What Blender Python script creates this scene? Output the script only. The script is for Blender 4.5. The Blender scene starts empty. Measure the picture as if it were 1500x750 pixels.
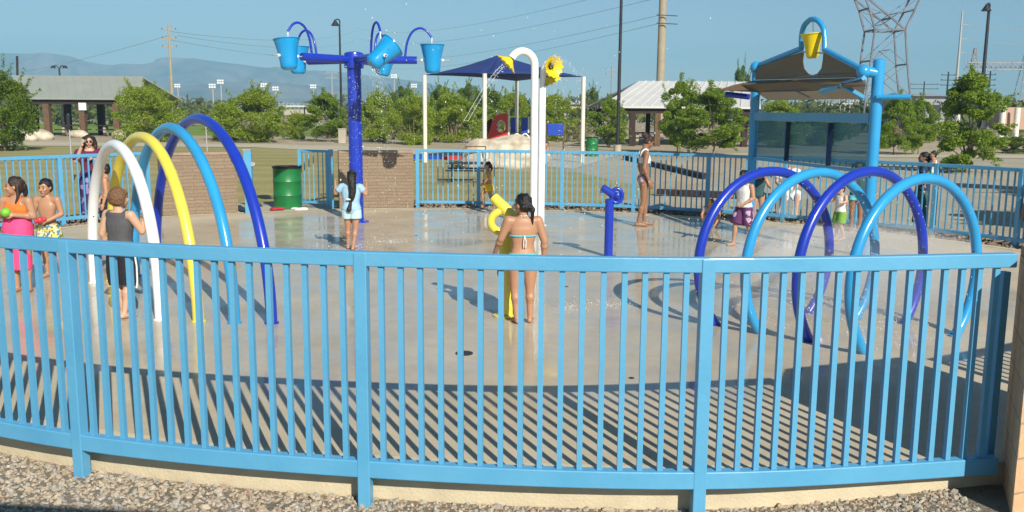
import bpy, bmesh, math, random
import numpy as np
from mathutils import Vector, Matrix, Quaternion
random.seed(7); RNG = np.random.default_rng(11)
D2R = math.radians
C = bpy.context.scene.collection
sc = bpy.context.scene
# ---------------------------------------------------------------- camera geometry (surveyed from the photograph)
F_PX = 1342.0; PITCH = D2R(9.02); ROLL = D2R(0.43); CAMZ = 2.05
_F = Vector((0, math.cos(PITCH), -math.sin(PITCH))); _U0 = Vector((0, math.sin(PITCH), math.cos(PITCH))); _R0 = Vector((1, 0, 0))
_R = _R0*math.cos(ROLL) + _U0*math.sin(ROLL); _U = -_R0*math.sin(ROLL) + _U0*math.cos(ROLL)
def ray(x, y): return (_F*F_PX + _R*(x-750) - _U*(y-375)).normalized()
def G(x, y, z=0.0):
    d = ray(x, y); t = (z-CAMZ)/d.z; return Vector((0, 0, CAMZ)) + d*t
def P(x, y, Y):
    d = ray(x, y); t = Y/d.y; return Vector((0, 0, CAMZ)) + d*t
# ---------------------------------------------------------------- materials
def new_mat(name):
    m = bpy.data.materials.new(name); m.use_nodes = True
    nt = m.node_tree; b = nt.nodes['Principled BSDF']
    return m, nt, b
def lin(r, g, b): return (r, g, b, 1)
def mat(name, col, rough=.6, var=.12, scale=8, metal=0, bump=0, bscale=40, spec=.5, coat=0, col2=None, trans=0, translucent=0, detail=4):
    m, nt, b = new_mat(name); N = nt.nodes; L = nt.links
    tc = N.new('ShaderNodeTexCoord'); nz = N.new('ShaderNodeTexNoise'); nz.inputs['Scale'].default_value = scale; nz.inputs['Detail'].default_value = detail
    L.new(tc.outputs['Object'], nz.inputs['Vector'])
    cr = N.new('ShaderNodeValToRGB'); cr.color_ramp.elements[0].position = .3; cr.color_ramp.elements[1].position = .7
    c2 = col2 or tuple(min(1, c*(1+var)) for c in col); c1 = tuple(c*(1-var) for c in col) if not col2 else col
    cr.color_ramp.elements[0].color = (*c1, 1); cr.color_ramp.elements[1].color = (*c2, 1)
    L.new(nz.outputs['Fac'], cr.inputs['Fac']); L.new(cr.outputs['Color'], b.inputs['Base Color'])
    b.inputs['Roughness'].default_value = rough; b.inputs['Metallic'].default_value = metal
    b.inputs['Specular IOR Level'].default_value = spec; b.inputs['Coat Weight'].default_value = coat; b.inputs['Coat Roughness'].default_value = .08
    b.inputs['Transmission Weight'].default_value = trans
    if bump:
        n2 = N.new('ShaderNodeTexNoise'); n2.inputs['Scale'].default_value = bscale; n2.inputs['Detail'].default_value = 5
        L.new(tc.outputs['Object'], n2.inputs['Vector'])
        bp = N.new('ShaderNodeBump'); bp.inputs['Strength'].default_value = bump; bp.inputs['Distance'].default_value = .02
        L.new(n2.outputs['Fac'], bp.inputs['Height']); L.new(bp.outputs['Normal'], b.inputs['Normal'])
    if translucent:
        t = N.new('ShaderNodeBsdfTranslucent'); L.new(cr.outputs['Color'], t.inputs['Color'])
        mx = N.new('ShaderNodeMixShader'); mx.inputs[0].default_value = translucent
        L.new(b.outputs[0], mx.inputs[1]); L.new(t.outputs[0], mx.inputs[2]); L.new(mx.outputs[0], N['Material Output'].inputs['Surface'])
    return m
def leaf_mat(name, c1, c2, tr=.35):
    m, nt, b = new_mat(name); N = nt.nodes; L = nt.links
    g = N.new('ShaderNodeNewGeometry'); cr = N.new('ShaderNodeValToRGB')
    cr.color_ramp.elements[0].color = (*c1, 1); cr.color_ramp.elements[1].color = (*c2, 1)
    L.new(g.outputs['Random Per Island'], cr.inputs['Fac']); L.new(cr.outputs['Color'], b.inputs['Base Color'])
    b.inputs['Roughness'].default_value = .55; b.inputs['Specular IOR Level'].default_value = .3
    t = N.new('ShaderNodeBsdfTranslucent'); L.new(cr.outputs['Color'], t.inputs['Color'])
    mx = N.new('ShaderNodeMixShader'); mx.inputs[0].default_value = tr
    L.new(b.outputs[0], mx.inputs[1]); L.new(t.outputs[0], mx.inputs[2]); L.new(mx.outputs[0], N['Material Output'].inputs['Surface'])
    return m
M = {}
M['sky_blue'] = mat('sky_blue_paint', (.085, .335, .56), .42, 0, 2.3, bump=.12, bscale=22, coat=.12, col2=(.115, .38, .61), detail=9)
M['royal'] = mat('royal_blue_paint', (.012, .04, .42), .3, .1, 3, coat=.3)
M['light_blue'] = mat('light_blue_gloss', (.03, .32, .66), .25, .06, 3, coat=.4)
M['bucket_blue'] = mat('bucket_blue_plastic', (.01, .30, .66), .25, .06, 4, coat=.4)
M['white'] = mat('white_gloss_paint', (.82, .84, .85), .3, .04, 4, coat=.3)
M['cream'] = mat('cream_paint', (.72, .70, .62), .5, .06, 4)
M['yellow'] = mat('yellow_gloss_paint', (.80, .66, .08), .3, .06, 4, coat=.3)
M['yellow_deep'] = mat('deep_yellow_plastic', (.80, .62, .01), .32, .06, 4, coat=.2)
M['green_bin'] = mat('green_bin_paint', (.012, .17, .045), .4, .1, 5)
M['black'] = mat('black_liner', (.012, .012, .014), .5, .2, 6)
M['dark_metal'] = mat('dark_bronze_metal', (.02, .021, .028), .5, .2, 5)
M['galv'] = mat('galvanised_steel', (.42, .43, .42), .5, .15, 6, metal=.3)
M['galv_far'] = mat('weathered_steel', (.30, .31, .32), .6, .15, 2)
M['pylon_steel'] = mat('dull_lattice_steel', (.15, .16, .19), .6, .3, 1)
M['pole_conc'] = mat('tan_pole_concrete', (.36, .31, .22), .9, .1, 2)
M['wood'] = mat('brown_wood', (.13, .075, .04), .8, .25, 6)
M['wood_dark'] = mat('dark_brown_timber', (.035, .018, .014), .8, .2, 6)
M['roof_green'] = mat('grey_green_metal_roof', (.29, .32, .28), .5, .06, .6)
M['roof_white'] = mat('pale_metal_roof', (.60, .60, .58), .55, .06, .6)
M['shade_navy'] = mat('navy_shade_cloth', (.012, .035, .17), .85, .1, 1)
M['red'] = mat('red_plastic', (.55, .03, .025), .35, .08, 4, coat=.2)
M['play_blue'] = mat('blue_plastic_panel', (.015, .06, .42), .4, .08, 4)
M['boulder'] = mat('tan_boulder_rock', (.34, .27, .18), .95, 0, 2.2, bump=.9, bscale=6, col2=(.68, .62, .50), detail=8)
M['stone'] = None
M['bark'] = mat('tan_bark', (.20, .15, .10), .9, .3, 8)
M['kerb'] = mat('cream_kerb_concrete', (.58, .50, .35), .9, .1, 5, bump=.25, bscale=60)
M['conc'] = mat('pale_concrete', (.42, .38, .30), .9, .12, 2, bump=.2, bscale=30)
M['skin'] = mat('warm_brown_skin', (.44, .235, .14), .45, .05, 5, spec=.4)
M['skin_tan'] = mat('tan_skin', (.38, .19, .11), .42, .05, 5, spec=.45)
M['skin_fair'] = mat('light_skin', (.56, .34, .23), .45, .05, 5, spec=.4)
M['skin_dark'] = mat('deep_brown_skin', (.29, .15, .09), .42, .05, 5, spec=.45)
M['hair_black'] = mat('wet_black_hair', (.010, .008, .008), .3, .4, 60, bump=.6, bscale=90)
M['hair_brown'] = mat('light_brown_hair', (.17, .085, .035), .45, .4, 50, bump=.8, bscale=80)
M['hair_dark'] = mat('dark_brown_hair', (.035, .018, .012), .4, .4, 60, bump=.6, bscale=90)
def cloth(name, c, **k): return mat(name, c, .85, .12, 10, bump=.25, bscale=25, **k)
M['tank_grey'] = cloth('charcoal_cloth', (.085, .085, .092)); M['black_cloth'] = cloth('black_cloth', (.012, .012, .018))
M['white_cloth'] = cloth('white_cloth', (.74, .74, .72)); M['pink_cloth'] = cloth('hot_pink_cloth', (.80, .07, .22))
M['orange_cloth'] = cloth('orange_cloth', (.75, .19, .03)); M['purple_cloth'] = cloth('plum_cloth', (.075, .018, .11))
M['maroon_cloth'] = cloth('maroon_cloth', (.12, .012, .05)); M['shirt_blue'] = cloth('pale_blue_cloth', (.33, .53, .70))
M['shorts_pale'] = cloth('pale_aqua_cloth', (.45, .62, .66)); M['yellow_cloth'] = cloth('yellow_cloth', (.85, .52, .02))
M['turq_cloth'] = cloth('turquoise_cloth', (.12, .50, .58)); M['green_cloth'] = cloth('green_cloth', (.16, .36, .05))
M['navy_cloth'] = cloth('navy_cloth', (.012, .03, .09)); M['teal_cloth'] = cloth('dark_teal_cloth', (.03, .09, .10))
M['red_cloth'] = cloth('red_cloth', (.45, .02, .03)); M['grey_cloth'] = cloth('grey_cloth', (.30, .31, .33))
M['lime'] = mat('lime_rubber', (.18, .52, .04), .5, .2, 20); M['toy_red'] = mat('red_toy_plastic', (.6, .04, .06), .4, .1, 10)
M['eye'] = mat('dark_eye', (.012, .008, .006), .2, .1, 5); M['lip'] = mat('lip', (.30, .09, .08), .5, .1, 5)
def pattern_mat(name, cols, scale):
    m, nt, b = new_mat(name); N = nt.nodes; L = nt.links
    tc = N.new('ShaderNodeTexCoord'); v = N.new('ShaderNodeTexVoronoi'); v.inputs['Scale'].default_value = scale
    L.new(tc.outputs['Object'], v.inputs['Vector']); s = N.new('ShaderNodeSeparateColor'); L.new(v.outputs['Color'], s.inputs[0])
    cr = N.new('ShaderNodeValToRGB'); cr.color_ramp.interpolation = 'CONSTANT'
    while len(cr.color_ramp.elements) < len(cols): cr.color_ramp.elements.new(.5)
    for i, c in enumerate(cols):
        cr.color_ramp.elements[i].position = i/len(cols); cr.color_ramp.elements[i].color = (*c, 1)
    L.new(s.outputs[0], cr.inputs['Fac']); L.new(cr.outputs['Color'], b.inputs['Base Color']); b.inputs['Roughness'].default_value = .8
    return m
M['floral'] = pattern_mat('floral_trunks_print', [(.65, .62, .42), (.08, .25, .35), (.75, .55, .08), (.6, .6, .5), (.12, .22, .06)], 38)
M['print_bikini'] = pattern_mat('pink_grey_print', [(.5, .35, .38), (.2, .1, .15), (.7, .6, .62)], 60)
M['purple_trunks'] = pattern_mat('purple_white_trunks_print', [(.10, .03, .13), (.12, .02, .06), (.10, .03, .13), (.5, .35, .5), (.08, .02, .10)], 14)
M['stripe_dress'] = pattern_mat('plum_striped_cloth', [(.07, .02, .13), (.10, .04, .20), (.07, .02, .13), (.28, .22, .42)], 12)
def stone_mat(name, cols):
    m, nt, b = new_mat(name); N = nt.nodes; L = nt.links
    g = N.new('ShaderNodeNewGeometry'); cr = N.new('ShaderNodeValToRGB')
    while len(cr.color_ramp.elements) < len(cols): cr.color_ramp.elements.new(.5)
    for i, c in enumerate(cols): cr.color_ramp.elements[i].position = i/(len(cols)-1); cr.color_ramp.elements[i].color = (*c, 1)
    tc = N.new('ShaderNodeTexCoord'); nz = N.new('ShaderNodeTexNoise'); nz.inputs['Scale'].default_value = 60; L.new(tc.outputs['Object'], nz.inputs['Vector'])
    mx = N.new('ShaderNodeMix'); mx.data_type = 'RGBA'; mx.blend_type = 'OVERLAY'; mx.inputs['Factor'].default_value = .5
    L.new(g.outputs['Random Per Island'], cr.inputs['Fac']); L.new(cr.outputs['Color'], mx.inputs['A']); L.new(nz.outputs['Fac'], mx.inputs['B'])
    L.new(mx.outputs['Result'], b.inputs['Base Color']); b.inputs['Roughness'].default_value = .9
    return m
M['stone'] = stone_mat('mixed_gravel_stones', [(.25, .20, .14), (.42, .36, .27), (.30, .29, .27), (.50, .42, .30), (.36, .25, .17), (.45, .44, .40)])
M['stone_far'] = stone_mat('dark_river_stones', [(.10, .07, .05), (.26, .20, .14), (.16, .12, .09), (.34, .28, .20)])
M['leaf_willow'] = leaf_mat('willow_leaves', (.17, .26, .02), (.48, .58, .08), .5)
M['leaf_dark'] = leaf_mat('dark_leaves', (.065, .13, .012), (.24, .33, .035), .42)
M['leaf_bright'] = leaf_mat('bright_leaves', (.13, .23, .02), (.38, .50, .07), .5)
M['leaf_far'] = leaf_mat('far_leaves', (.07, .10, .03), (.17, .20, .06), .35)
M['leaf_grey'] = leaf_mat('grey_brush_leaves', (.16, .17, .07), (.30, .29, .13), .35)
def brick_mat(name, c1, c2, mortar, bw, bh):
    m, nt, b = new_mat(name); N = nt.nodes; L = nt.links
    uv = N.new('ShaderNodeUVMap'); uv.uv_map = 'UVMap'
    br = N.new('ShaderNodeTexBrick'); br.inputs['Scale'].default_value = 1; br.inputs['Brick Width'].default_value = bw; br.inputs['Row Height'].default_value = bh
    br.inputs['Mortar Size'].default_value = .006; br.inputs['Color1'].default_value = (*c1, 1); br.inputs['Color2'].default_value = (*c2, 1); br.inputs['Mortar'].default_value = (*mortar, 1); br.inputs['Bias'].default_value = 0
    L.new(uv.outputs[0], br.inputs['Vector'])
    nz = N.new('ShaderNodeTexNoise'); nz.inputs['Scale'].default_value = 25; nz.inputs['Detail'].default_value = 6; L.new(uv.outputs[0], nz.inputs['Vector'])
    mx = N.new('ShaderNodeMix'); mx.data_type = 'RGBA'; mx.blend_type = 'OVERLAY'; mx.inputs['Factor'].default_value = .3
    L.new(br.outputs['Color'], mx.inputs['A']); L.new(nz.outputs['Fac'], mx.inputs['B']); L.new(mx.outputs['Result'], b.inputs['Base Color'])
    bp = N.new('ShaderNodeBump'); bp.inputs['Strength'].default_value = .6; bp.inputs['Distance'].default_value = .01; bp.invert = True
    L.new(br.outputs['Fac'], bp.inputs['Height']); L.new(bp.outputs['Normal'], b.inputs['Normal']); b.inputs['Roughness'].default_value = .9
    return m
M['brick'] = brick_mat('tan_block_masonry', (.27, .205, .14), (.235, .17, .115), (.20, .15, .105), .40, .068)
M['brick_near'] = brick_mat('orange_tan_block_masonry', (.62, .38, .21), (.56, .34, .20), (.36, .25, .17), .40, .20)
M['brick_cap'] = mat('masonry_cap', (.34, .25, .18), .9, .12, 4, bump=.3)
def glassy(name, col, alpha, rough=.1):
    m, nt, b = new_mat(name); N = nt.nodes; L = nt.links
    b.inputs['Base Color'].default_value = (*col, 1); b.inputs['Roughness'].default_value = rough
    t = N.new('ShaderNodeBsdfTransparent'); t.inputs['Color'].default_value = (.62, .74, .80, 1) if alpha < .5 else (.55, .42, .30, 1)
    mx = N.new('ShaderNodeMixShader'); mx.inputs[0].default_value = alpha
    L.new(t.outputs[0], mx.inputs[1]); L.new(b.outputs[0], mx.inputs[2]); L.new(mx.outputs[0], N['Material Output'].inputs['Surface'])
    return m
M['glass'] = glassy('blue_tinted_glass', (.10, .30, .38), .38, .3)
M['smoke'] = glassy('smoked_brown_polycarbonate', (.21, .14, .075), .80, .3)
def water_mat():
    m, nt, b = new_mat('water_droplets'); b.inputs['Base Color'].default_value = (.95, .97, 1, 1); b.inputs['Roughness'].default_value = .05
    b.inputs['Transmission Weight'].default_value = .45; b.inputs['IOR'].default_value = 1.33
    return m
M['water'] = water_mat()
# ---------------------------------------------------------------- mesh builder
class MB:
    def __init__(s): s.v = []; s.f = []
    def add(s, vs, fs):
        o = len(s.v); s.v.extend([tuple(v) for v in vs]); s.f.extend([tuple(i+o for i in f) for f in fs]); return s
    def box(s, c, sz, rz=0, rot=None):
        c = Vector(c); x, y, z = sz[0]/2, sz[1]/2, sz[2]/2
        R_ = rot if rot is not None else Matrix.Rotation(rz, 3, 'Z')
        vs = [c + R_ @ Vector((a*x, b*y, d*z)) for a in (-1, 1) for b in (-1, 1) for d in (-1, 1)]
        return s.add(vs, [(0, 1, 3, 2), (4, 6, 7, 5), (0, 4, 5, 1), (2, 3, 7, 6), (0, 2, 6, 4), (1, 5, 7, 3)])
    def bar(s, a, b, w, h=None):
        a = Vector(a); b = Vector(b); d = b-a; L_ = d.length
        if L_ < 1e-6: return s
        q = d.to_track_quat('Z', 'Y').to_matrix()
        return s.box((a+b)/2, (w, h or w, L_), rot=q)
    def tube(s, pts, r, n=10, closed=False, cap=True):
        pts = [Vector(p) for p in pts]; m = len(pts)
        rs = r if isinstance(r, (list, tuple)) else [r]*m
        vs = []; prev = None
        for i, p in enumerate(pts):
            if closed: t = pts[(i+1) % m] - pts[i-1]
            else: t = pts[min(i+1, m-1)] - pts[max(i-1, 0)]
            t.normalize()
            if prev is None:
                a = Vector((0, 0, 1)) if abs(t.z) < .9 else Vector((1, 0, 0)); u = t.cross(a).normalized()
            else:
                u = (prev - t*prev.dot(t)).normalized()
            w = t.cross(u); prev = u
            for k in range(n):
                an = 2*math.pi*k/n; vs.append(p + (u*math.cos(an) + w*math.sin(an))*rs[i])
        fs = []
        for i in range(m if closed else m-1):
            j = (i+1) % m
            for k in range(n): fs.append((i*n+k, i*n+(k+1) % n, j*n+(k+1) % n, j*n+k))
        if cap and not closed: fs.append(tuple(range(n-1, -1, -1))); fs.append(tuple((m-1)*n+k for k in range(n)))
        return s.add(vs, fs)
    def lathe(s, prof, c=(0, 0, 0), n=20, rot=None, close=True):
        c = Vector(c); R_ = rot or Matrix.Identity(3); vs = []; m = len(prof)
        for r, z in prof:
            for k in range(n):
                a = 2*math.pi*k/n; vs.append(c + R_ @ Vector((r*math.cos(a), r*math.sin(a), z)))
        fs = [(i*n+k, i*n+(k+1) % n, (i+1)*n+(k+1) % n, (i+1)*n+k) for i in range(m-1) for k in range(n)]
        if close: fs.append(tuple(range(n-1, -1, -1))); fs.append(tuple((m-1)*n+k for k in range(n)))
        return s.add(vs, fs)
    def ell(s, c, r, rot=None, n=14, m=9):
        prof = [(max(1e-4, math.sin(math.pi*i/m)), -math.cos(math.pi*i/m)) for i in range(m+1)]
        R_ = rot or Matrix.Identity(3); S = Matrix.Diagonal(Vector(r if isinstance(r, (tuple, list)) else (r, r, r)))
        return s.lathe(prof, c, n, R_ @ S)
    def cap(s, a, b, ra, rb, n=12):
        a = Vector(a); b = Vector(b); s.tube([a, b], [ra, rb], n); s.ell(a, ra, n=n, m=7); return s.ell(b, rb, n=n, m=7)
    def loft(s, rings, n=18):
        # rings: (center, halfwidth, halfdepth, side vector)
        vs = []; m = len(rings)
        for i, (c, w, d, sd) in enumerate(rings):
            t = (Vector(rings[min(i+1, m-1)][0]) - Vector(rings[max(i-1, 0)][0])).normalized()
            sd = (Vector(sd) - t*Vector(sd).dot(t)).normalized(); fw = t.cross(sd)
            for k in range(n):
                an = 2*math.pi*k/n; cx, sx = math.cos(an), math.sin(an)
                cx = math.copysign(abs(cx)**.85, cx); sx = math.copysign(abs(sx)**.85, sx)
                vs.append(Vector(c) + sd*w*cx + fw*d*sx)
        fs = [(i*n+k, i*n+(k+1) % n, (i+1)*n+(k+1) % n, (i+1)*n+k) for i in range(m-1) for k in range(n)]
        fs.append(tuple(range(n-1, -1, -1))); fs.append(tuple((m-1)*n+k for k in range(n)))
        return s.add(vs, fs)
    def sweep(s, pts, w, h, z):
        pts = [Vector((p[0], p[1], 0)) for p in pts]; m = len(pts); vs = []
        for i, p in enumerate(pts):
            t = (pts[min(i+1, m-1)] - pts[max(i-1, 0)]).normalized(); nn = Vector((-t.y, t.x, 0))
            for a, b in ((-1, -1), (1, -1), (1, 1), (-1, 1)): vs.append(p + nn*a*w/2 + Vector((0, 0, z + b*h/2)))
        fs = [(i*4+k, i*4+(k+1) % 4, (i+1)*4+(k+1) % 4, (i+1)*4+k) for i in range(m-1) for k in range(4)]
        fs += [(3, 2, 1, 0), tuple((m-1)*4+k for k in range(4))]
        return s.add(vs, fs)
    def build(s, name, material, parent=None, origin=None, smooth=True, bevel=0, remesh=0, subd=0):
        me = bpy.data.meshes.new(name)
        o0 = Vector(origin) if origin is not None else (worldloc(parent) if parent else Vector((0, 0, 0)))
        me.from_pydata([tuple(Vector(v)-o0) for v in s.v], [], s.f); me.update()
        bm = bmesh.new(); bm.from_mesh(me); bmesh.ops.recalc_face_normals(bm, faces=bm.faces[:]); bm.to_mesh(me); bm.free()
        me.materials.append(material)
        o = bpy.data.objects.new(name, me); C.objects.link(o)
        if parent: o.parent = parent
        elif origin is not None: o.location = o0
        if remesh:
            md = o.modifiers.new('r', 'REMESH'); md.mode = 'VOXEL'; md.voxel_size = remesh
            sm = o.modifiers.new('s', 'SMOOTH'); sm.factor = .5; sm.iterations = 6
            bake(o)
        if smooth:
            me = o.data; me.polygons.foreach_set('use_smooth', [True]*len(me.polygons))
            if not remesh: me.set_sharp_from_angle(angle=D2R(38))
        if bevel:
            b = o.modifiers.new('b', 'BEVEL'); b.width = bevel; b.segments = 2; b.limit_method = 'ANGLE'
        return o
def bake(o):
    dg = bpy.context.evaluated_depsgraph_get(); dg.update()
    me = bpy.data.meshes.new_from_object(o.evaluated_get(dg)); old = o.data
    mats = [m for m in old.materials]; o.modifiers.clear(); o.data = me
    if not me.materials:
        for m in mats: me.materials.append(m)
def worldloc(o):
    v = Vector((0, 0, 0))
    while o is not None: v += o.location; o = o.parent
    return v
def thing(name, loc, label, cat, group=None, kind=None):
    o = bpy.data.objects.new(name, None); o.empty_display_size = .2; C.objects.link(o); o.location = loc
    return tag(o, label, cat, group, kind)
def tag(o, label, cat, group=None, kind=None):
    if label: o['label'] = label
    if cat: o['category'] = cat
    if group: o['group'] = group
    if kind: o['kind'] = kind
    return o
def structure(o, label, cat): return tag(o, label, cat, None, 'structure')
def copy_tree(o, parent=None):
    c = o.copy(); C.objects.link(c); c.parent = parent
    for ch in list(o.children):
        copy_tree(ch, c)
    return c
def spline(pts, n=8, closed=False):
    out = []; m = len(pts); pts = [Vector(p) for p in pts]
    def g(i): return pts[i % m] if closed else pts[max(0, min(m-1, i))]
    for i in range(m if closed else m-1):
        p0, p1, p2, p3 = g(i-1), g(i), g(i+1), g(i+2)
        for k in range(n):
            t = k/n; out.append(.5*((2*p1) + (p2-p0)*t + (2*p0-5*p1+4*p2-p3)*t*t + (3*p1-p0-3*p2+p3)*t**3))
    if not closed: out.append(pts[-1])
    return out
# ================================================================ SETTING
def sheet(name, pts, z, material, label, cat, kind='structure'):
    me = bpy.data.meshes.new(name); me.from_pydata([(p[0], p[1], z) for p in pts], [], [tuple(range(len(pts)))]); me.update()
    if me.polygons[0].normal.z < 0: me.flip_normals()
    me.materials.append(material); o = bpy.data.objects.new(name, me); C.objects.link(o); return tag(o, label, cat, None, kind)
def ground_mat(name, cols, scales, bump=.3, rough=.95, stripes=None):
    m, nt, b = new_mat(name); N = nt.nodes; L = nt.links; tc = N.new('ShaderNodeTexCoord')
    def nz(sc_, det=6):
        n = N.new('ShaderNodeTexNoise'); n.inputs['Scale'].default_value = sc_; n.inputs['Detail'].default_value = det; n.inputs['Roughness'].default_value = .65; L.new(tc.outputs['Object'], n.inputs['Vector']); return n
    a, c = nz(scales[0]), nz(scales[1], 8)
    add = N.new('ShaderNodeMath'); add.operation = 'MULTIPLY_ADD'; add.inputs[1].default_value = .5; L.new(a.outputs['Fac'], add.inputs[0])
    h = N.new('ShaderNodeMath'); h.operation = 'MULTIPLY'; h.inputs[1].default_value = .5; L.new(c.outputs['Fac'], h.inputs[0]); L.new(h.outputs[0], add.inputs[2])
    src = add.outputs[0]
    if stripes:
        w = N.new('ShaderNodeTexWave'); w.inputs['Scale'].default_value = stripes; w.bands_direction = 'Y'; w.inputs['Distortion'].default_value = 3; w.inputs['Detail'].default_value = 2; w.inputs['Detail Scale'].default_value = .4
        L.new(tc.outputs['Object'], w.inputs['Vector']); ad = N.new('ShaderNodeMath'); ad.operation = 'MULTIPLY_ADD'; ad.inputs[1].default_value = .12; L.new(w.outputs['Fac'], ad.inputs[0]); L.new(src, ad.inputs[2])
        s2 = N.new('ShaderNodeMath'); s2.operation = 'SUBTRACT'; s2.inputs[1].default_value = .06; L.new(ad.outputs[0], s2.inputs[0]); src = s2.outputs[0]
    cr = N.new('ShaderNodeValToRGB')
    while len(cr.color_ramp.elements) < len(cols): cr.color_ramp.elements.new(.5)
    for i, c_ in enumerate(cols): cr.color_ramp.elements[i].position = .32 + .36*i/(len(cols)-1); cr.color_ramp.elements[i].color = (*c_, 1)
    L.new(src, cr.inputs['Fac']); L.new(cr.outputs['Color'], b.inputs['Base Color']); b.inputs['Roughness'].default_value = rough; b.inputs['Specular IOR Level'].default_value = .2
    bp = N.new('ShaderNodeBump'); bp.inputs['Strength'].default_value = bump; bp.inputs['Distance'].default_value = .05; L.new(c.outputs['Fac'], bp.inputs['Height']); L.new(bp.outputs['Normal'], b.inputs['Normal'])
    return m
M['dirt'] = ground_mat('tan_dirt', [(.30, .24, .16), (.42, .35, .24), (.52, .45, .32)], (.15, 3))
M['gravel_base'] = ground_mat('gravel_bed', [(.20, .17, .13), (.34, .29, .22), (.46, .41, .33)], (4, 45), 1.0)
M['lawn'] = ground_mat('dry_lawn', [(.24, .22, .08), (.33, .29, .12), (.42, .36, .18)], (.12, 5), .5, stripes=.12)
M['field'] = ground_mat('green_field', [(.11, .20, .035), (.18, .27, .05), (.26, .30, .08)], (.1, 4), .5)
M['granite'] = ground_mat('decomposed_granite', [(.30, .27, .19), (.40, .36, .27), (.49, .44, .34)], (.4, 9), .5)
M['asphalt'] = ground_mat('pale_path_concrete', [(.44, .39, .29), (.50, .45, .34), (.56, .50, .38)], (.3, 9), .2)

near_f = [(-6.3, 7.25), (-4.42, 6.15), (-2.64, 5.37), (-.83, 4.98), (1.05, 4.85), (2.83, 5.10)]
pad_pts = [(2.90, 5.20), (4.45, 5.85), (6.25, 7.0), (7.7, 8.7), (8.65, 11.0), (8.3, 12.75), (7.7, 14.1), (6.95, 15.25), (6.05, 16.35), (5.05, 17.2), (3.8, 18.0), (2.45, 18.65), (1.0, 19.05), (-.7, 19.25),
           (-2.05, 19.3), (-3.8, 18.95), (-5.3, 18.25), (-6.75, 17.35), (-7.7, 15.85), (-9.0, 14.0), (-9.9, 12.3), (-10.1, 10.4), (-8.6, 8.5), (-6.25, 7.37), (-4.38, 6.26), (-2.61, 5.47), (-.82, 5.08), (1.05, 4.95)]
def inset(pts, d):
    m = len(pts); out = []
    for i in range(m):
        a = Vector(pts[i-1]); b = Vector(pts[(i+1) % m]); t = (b-a).normalized(); n = Vector((-t.y, t.x)); out.append(Vector(pts[i]) + n*d)
    return out
pad_s = [(p.x, p.y) for p in spline([Vector((x, y, 0)) for x, y in pad_pts], 6, True)]
pad_in = [(p.x, p.y) for p in inset(pad_s, .16)]
# terrain: a grid with a gentle bank in front of the pad
def gz(x, y):
    # near gravel lies below the kerb on the left, rising to the right
    t = max(0, min(1, (x-1.2)/1.6)); t = t*t*(3-2*t); zn = -.20*(1-t) - .14*t
    k = max(0, min(1, (y-5.6-abs(x)*.5)/3)); return zn*(1-k) + (-.045)*k
xs = [-3000, -800, -200, -60, -25] + [i*.75 for i in range(-20, 21)] + [25, 60, 200, 800, 3000]
ys = [-400, -60, -20] + [i*.5 for i in range(-10, 44)] + [25, 30, 40, 60, 100, 200, 500, 1200, 3400]
vs = []; fs = []
for j, y in enumerate(ys):
    for i, x in enumerate(xs): vs.append((x, y, gz(x, y)))
nx = len(xs)
for j in range(len(ys)-1):
    for i in range(nx-1): fs.append((j*nx+i, j*nx+i+1, (j+1)*nx+i+1, (j+1)*nx+i))
b = MB(); b.v = vs; b.f = fs
structure(b.build('ground', M['dirt'], smooth=True), 'flat tan dirt ground reaching to the mountains', 'ground')
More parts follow.
